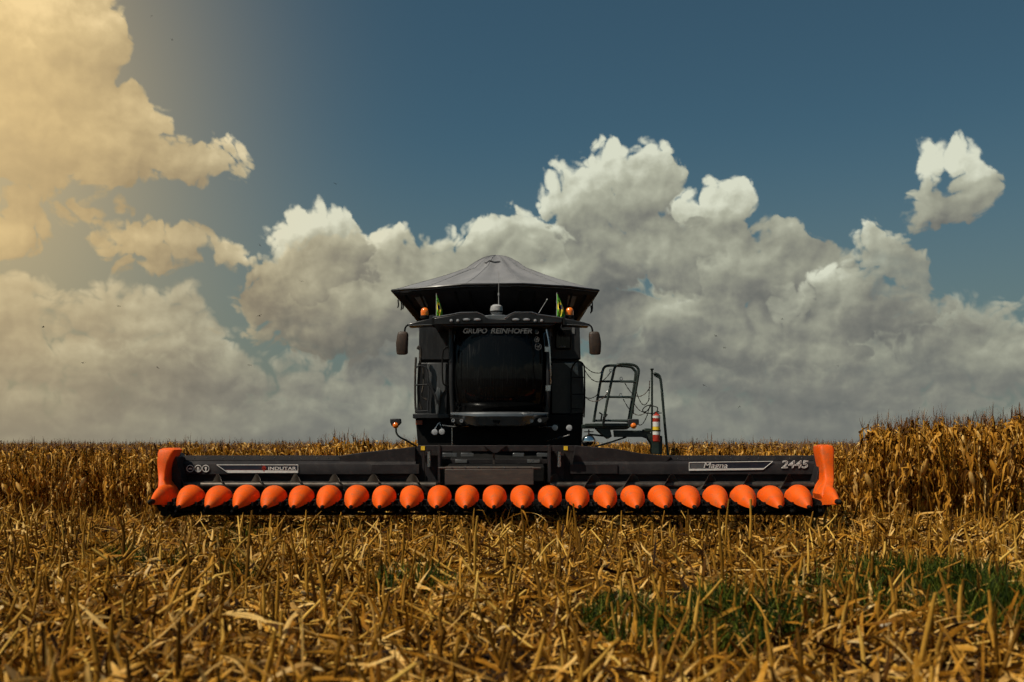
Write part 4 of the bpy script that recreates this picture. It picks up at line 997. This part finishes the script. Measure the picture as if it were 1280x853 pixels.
PL.sort(key=lambda q: q[1] - (0.6 if q[3] else 0))
tallp = [q for q in PL if q[3]][:150]; lowp = [q for q in PL if not q[3] and abs(q[0]) < .55*q[1] and (q[0] < -6.3 or q[0] > 6.1)][:150]
indiv = set(id(q) for q in tallp + lowp)
r = random.Random(21)
for q in tallp + lowp:
    x, y, h, tall = q; st, lf, ts = VAR[r.randrange(10)][:3]
    e = bpy.data.objects.new('corn_plant', None); col.objects.link(e); e.location = (x, y, float(gz(x,y))-.01); e.empty_display_size = .1
    e.rotation_euler = (r.gauss(0,.035), r.gauss(0,.035), r.uniform(0,6.28)); e.scale = (h*r.uniform(.8,1.0), h*r.uniform(.8,1.0), h)
    if tall: tag(e, 'tall dry golden corn plant in the high block right of the header', 'corn plant', 'tall corn plants right of the header')
    else: tag(e, 'shorter dry corn plant in the front row of the standing field', 'corn plant', 'shorter corn plants along the edge of the standing field')
    for nm, me in (('stalk',st),('leaves',lf),('tassel',ts)): link(nm, me, e)
# everything deeper in the field: one mass per material
far = {'stalk': Arr(), 'leaf': Arr(), 'tassel': Arr()}
groups = {}
for q in PL:
    if id(q) in indiv: continue
    near = q[1] < 23 or (q[3] and q[1] < 25)
    groups.setdefault((near, r.randrange(10 if near else 8)), []).append(q)
for (near, vi), lst in groups.items():
    parts_ = (VAR[vi][3], VAR[vi][4], VAR[vi][5]) if near else LOD[vi]
    n = len(lst); a = U(0,6.28,n); ca, sa = np.cos(a), np.sin(a); h = np.array([q[2] for q in lst]); px_ = np.array([q[0] for q in lst]); py_ = np.array([q[1] for q in lst])
    wd = h*U(.8,1.0,n); lean = RNG.normal(0,.04,(n,2)); dt = U(-.12,.12,n)
    for key, (V, F, T) in zip(('stalk','leaf','tassel'), parts_):
        V = V.reshape(-1,3); F = F.reshape(-1,4)
        X = wd[:,None]*(V[:,0]*ca[:,None]-V[:,1]*sa[:,None]) + V[:,2]*h[:,None]*lean[:,:1]; Y = wd[:,None]*(V[:,0]*sa[:,None]+V[:,1]*ca[:,None]) + V[:,2]*h[:,None]*lean[:,1:]
        W = stk(X+px_[:,None], Y+py_[:,None], V[:,2]*h[:,None]+gz(px_,py_)[:,None]*(py_<33)[:,None])
        Fn = F[None]+(np.arange(n)*len(V))[:,None,None]
        far[key].add(W, Fn, T.reshape(1,-1)+dt[:,None])
fo = link('standing_corn', mesh_from('standing_corn', *far['leaf'].cat(), 'leaf')); tag(fo, kind='stuff')
tag(link('standing_corn_stalks', mesh_from('standing_corn_stalks', *far['stalk'].cat(), 'stalk')), kind='stuff')
tag(link('standing_corn_tassels', mesh_from('standing_corn_tassels', *far['tassel'].cat(), 'tassel')), kind='stuff')

# ------------------------------------------------------------------ stubble: cut stalks in rows
def in_field(x, y): return abs(x) < .56*y + .8
stubs = []
r = random.Random(31)
for i in range(-40, 41):
    x0 = cx0 + (i+.5)*PITCH; y = 4.6
    while y < 19.8:
        if in_field(x0, y) and r.random() < .93:
            h = min(.62, max(.12, r.gauss(.37,.13)))
            stubs.append([x0 + r.gauss(0,.045), y + r.uniform(-.05,.05), h, r.gauss(0,.16), r.gauss(0,.16)])
        y += r.uniform(.12,.25)
# a few taller ones where the photograph shows them (top pixel, distance)
for px, py, d in ((100,640,11),(305,625,9.6),(340,640,13),(500,650,10.5),(655,640,11.5),(592,640,11),(701,655,12),(725,632,12.5),(860,635,12.5),(905,638,9.5),(938,622,11.5),(428,690,10),(1120,728,7.3),(1200,738,7.2),(1237,745,7.0),(160,645,11),(240,690,8),(905,622,12),(980,640,13),(540,740,8),(180,740,8)):
    x = XP(px, d); stubs.append([x, d, min(.98, max(.3, ZP(py,d))), r.gauss(0,.05), r.gauss(0,.05)])
stubs = [s for s in stubs if not (15.9 < s[1] < 17.7 and abs(s[0]-XC) < 5.7 and s[2] > .38)]
stubs = [s for s in stubs if not (s[1] > 18 and -3 < s[0] < 3.4)]
def stub_arrays(S, rng, kk=6):
    S = np.array(S); m = len(S); n = 5; t = np.linspace(0,1,n)[None,:]
    jog = rng.normal(0,.006,(m,n,2)); jog[:,0] = 0
    path = stk(S[:,0:1]+S[:,3:4]*S[:,2:3]*t+jog[...,0], S[:,1:2]+S[:,4:5]*S[:,2:3]*t+jog[...,1], S[:,2:3]*t + gz(S[:,0],S[:,1])[:,None]-.01)
    rr_ = rng.uniform(.010,.019,m)[:,None]*np.array([[1.15,1.0,1.04,.96,.55]])*rng.uniform(.9,1.1,(m,n))
    return path, tubes(path, rr_, rng.uniform(.15,.85,m), kk)
def stub_shreds(path, rng, per=2):
    m = path.shape[0]; A = Arr(); k = 5; s = np.linspace(0,1,k)[None,:]
    for _ in range(per):
        sel = np.arange(m)[rng.random(m) < .8]; q = len(sel); i0 = rng.integers(1,5,q); base = path[sel,i0]
        az = rng.uniform(0,6.28,q)[:,None]; L = rng.uniform(.08,.30,q)[:,None]; up = rng.uniform(-.1,.8,q)[:,None]; dr = rng.uniform(.3,1.6,q)[:,None]
        P_ = stk(base[:,0:1]+L*.6*s*np.cos(az), base[:,1:2]+L*.6*s*np.sin(az), np.maximum(base[:,2:3]+L*(up*s-dr*s*s),.015))
        tw = az+1.57+rng.normal(0,1,(q,1))*s; sd_ = stk(np.cos(tw),np.sin(tw),rng.normal(0,.4,(q,k))); sd_ /= np.linalg.norm(sd_,axis=-1,keepdims=True)
        A.add(*strips(P_, sd_, rng.uniform(.006,.018,q)[:,None]*(1-.7*s**2), rng.uniform(.3,1,q), .3))
    return A.cat()
stubs.sort(key=lambda s: -(s[2]/s[1]) if s[1] > 6.2 and abs(s[0]) < .515*s[1] else 1)
ind, rest = stubs[:260], stubs[260:]
rng = np.random.default_rng(5)
for s in ind:
    s0 = [[0,0,s[2],s[3],s[4]]]; S = np.array(s0)
    path, tb = stub_arrays(s0, rng, 7); path = path.copy(); off = float(gz(0.,0.))
    V = tb[0].reshape(-1,3); V[:,2] -= off; path[...,2] -= off
    me = mesh_from('cut_corn_stalk', V, tb[1].reshape(-1,4), tb[2], 'stalk')
    o = link('cut_corn_stalk', me); o.location = (s[0], s[1], float(gz(s[0],s[1])))
    tag(o, 'broken upright dry corn stalk left standing in the stubble', 'corn stalk', 'cut corn stalks standing in the stubble')
    sh = stub_shreds(path, rng, 1)
    if len(sh[1]): link('torn_leaf', mesh_from('torn_leaf', *sh, 'leaf'), o)
path, tb = stub_arrays(rest, rng, 5)
tag(link('stubble', mesh_from('stubble', tb[0].reshape(-1,3), tb[1].reshape(-1,4), tb[2], 'stalk')), kind='stuff')

# ------------------------------------------------------------------ litter: husks, leaves and lying stalks
def scatter(n, y0=4.6, y1=20.2, p=1.35):
    """more pieces per square metre close by, where they are seen large"""
    out = np.zeros((0,2))
    while len(out) < n:
        y = y0 + (y1-y0)*RNG.random(n*2)**p; x = (RNG.random(n*2)*2-1)*(.56*y1+1)
        k = (np.abs(x) < .56*y+1.0) & ((RNG.random(n*2) < .45) | ~(((x-XP(1190,10.4))/1.3)**2 + ((y-10.4)/1.1)**2 < 1) & ~(((x-XP(905,8.7))/.4)**2 + ((y-8.7)/.5)**2 < 1) & ~(((x-XP(780,8.7))/.4)**2 + ((y-8.7)/.5)**2 < 1)); out = np.concatenate([out, stk(x,y)[k]])
    return out[:n]
def heap(x, y):                                # uneven depth of the litter
    return .03 + .13*np.clip(np.sin(x*1.7+np.sin(y*1.1)*2)*np.sin(y*1.9+x*.6)+.30,0,1.4)
def litter(n, Lr, Wr, zr, mat_, name, tint=(.1,1.0), fold=.3, tilt=.55, p=1.35, y0=4.6):
    xy = scatter(n, y0=y0, p=p); k = 6; s = np.linspace(-.5,.5,k)[None,:]
    az = U(0,6.28,n)[:,None]; L = U(*Lr,n)[:,None]; el = RNG.normal(0,tilt,n)[:,None]; cv = RNG.normal(0,.9,n)[:,None]; bow = RNG.normal(.12,.25,n)[:,None]
    azs = az + cv*s
    hx, hz_ = np.cos(el), np.sin(el)
    z0 = gz(xy[:,0],xy[:,1])+heap(xy[:,0],xy[:,1])*U(.1,1.5,n)+U(*zr,n)
    path = stk(xy[:,0:1]+L*s*hx*np.cos(azs), xy[:,1:2]+L*s*hx*np.sin(azs), z0[:,None]+L*s*hz_+L*bow*(.25-s*s))
    path[...,2] = np.maximum(path[...,2], .012+gz(path[...,0],path[...,1])+U(0,.02,(n,1)))
    tw = az+1.57; roll = RNG.normal(0,.8,(n,1))+RNG.normal(0,1.0,(n,1))*s
    side = stk(np.cos(tw)*np.cos(roll), np.sin(tw)*np.cos(roll), np.sin(roll))
    w = U(*Wr,n)[:,None]*(1-(2*np.abs(s))**3*.75)*U(.8,1.2,(n,k))
    V, F, T = strips(path, side, w, U(*tint,n), fold)
    o = link(name, mesh_from(name, V.reshape(-1,3), F.reshape(-1,4), T, mat_)); return tag(o, kind='stuff')
litter(26000, (.07,.30), (.004,.014), (0,.09), 'leaf', 'corn_litter', (-.1,.9), tilt=.75)
litter(12000, (.03,.12), (.005,.016), (0,.07), 'leaf', 'corn_chaff', (.0,.95), tilt=.8)
litter(11000, (.18,.60), (.007,.020), (.04,.22), 'leaf', 'fallen_corn_leaves', (-.1,1.0), tilt=.75)
litter(2600, (.08,.22), (.012,.034), (.02,.16), 'husk', 'corn_husks', (.0,.95), .7, .6)
# lying and leaning stalks
n = 3400; xy = scatter(n, p=1.2); k = 5; s = np.linspace(0,1,k)[None,:]
az = U(0,6.28,n)[:,None]; L = U(.15,.75,n)[:,None]; el = np.abs(RNG.normal(.15,.42,n))[:,None]
z0 = (gz(xy[:,0],xy[:,1])+U(.0,.12,n))[:,None]
path = stk(xy[:,0:1]+L*s*np.cos(el)*np.cos(az), xy[:,1:2]+L*s*np.cos(el)*np.sin(az), z0+L*s*np.sin(el)); path[...,:] += RNG.normal(0,.005,path.shape)
path[...,2] = np.minimum(path[...,2], .55)
tb = tubes(path, U(.007,.016,n)[:,None]*np.array([[1,1.03,.95,1.0,.7]]), U(.15,1.0,n), 6)
tag(link('fallen_stalks', mesh_from('fallen_stalks', tb[0].reshape(-1,3), tb[1].reshape(-1,4), tb[2], 'stalk')), kind='stuff')

# a few pale cobs one can pick out
r = random.Random(9)
for px, py, d, lab in ((1035,0,9.3,'pale corn cob lying among the litter beside the right green weeds'),(790,0,8.6,'pale husked cob lying in the litter below the middle of the header'),(500,0,11.3,'bleached pale cob in the stubble left of the middle'),(1105,0,7.6,'large pale cob near the lower right of the stubble'),(410,0,13.6,'small pale cob in the stubble under the left half of the header')):
    x = XP(px,d); z = float(gz(x,d))+.16; a = r.uniform(-.6,.6); bm = B()
    tube(bm, [(-.10*math.cos(a),-.10*math.sin(a),0),(-.08*math.cos(a),-.08*math.sin(a),0),(0,0,.01),(.07*math.cos(a),.07*math.sin(a),.006),(.10*math.cos(a),.10*math.sin(a),0)], [.008,.024,.029,.022,.008], 12)
    o = obj('corn_cob', bm, surf('pale_cob', (.50,.38,.22), (.66,.55,.38), .7, .9, 40, bump=.5), None, 60); o.location = (x,d,z); tag(o, lab, 'corn cob')

# green weeds pushing through in patches
def weeds(patches):
    A = Arr()
    for px, py, rx, ry, n in patches:
        d = 1.6*FPX/(py-HY); cx, cy = XP(px,d), d; RX = rx/FPX*d; RY = ry/(py-HY)*d
        a = U(0,6.28,n); q = np.sqrt(RNG.random(n)); bx = cx+RX*q*np.cos(a); by = cy+RY*q*np.sin(a)
        k = 5; s = np.linspace(0,1,k)[None,:]; az = U(0,6.28,n)[:,None]; L = U(.18,.50,n)[:,None]*(1.15-.5*q[:,None]); out_ = U(.15,.9,n)[:,None]
        P_ = stk(bx[:,None]+L*out_*s**1.4*np.cos(az), by[:,None]+L*out_*s**1.4*np.sin(az), gz(bx,by)[:,None]+.04+L*(s*1.0-.45*out_*s*s)+.05)
        tw = az+1.57+RNG.normal(0,.5,(n,1)); sd_ = stk(np.cos(tw)+0*s,np.sin(tw)+0*s,0*s+.1)
        A.add(*strips(P_, sd_, U(.004,.010,n)[:,None]*(1-.85*s**2), U(.0,1,n), .3))
    V, F, T = A.cat(); tag(link('green_weeds', mesh_from('green_weeds', V, F, T, 'weed')), kind='stuff')
weeds([(1215,755,80,34,2100),(1130,748,70,26,800),(1030,765,70,22,420),(905,798,55,30,700),(780,798,55,32,650),(1250,800,60,26,700),(1060,785,60,16,500),(520,752,55,12,260),(160,722,28,8,280),(300,735,20,7,120),(290,690,40,6,160),(1240,785,50,20,700),(960,800,60,24,420),(1200,800,70,24,420),(860,815,50,20,200),(225,716,18,8,120)])
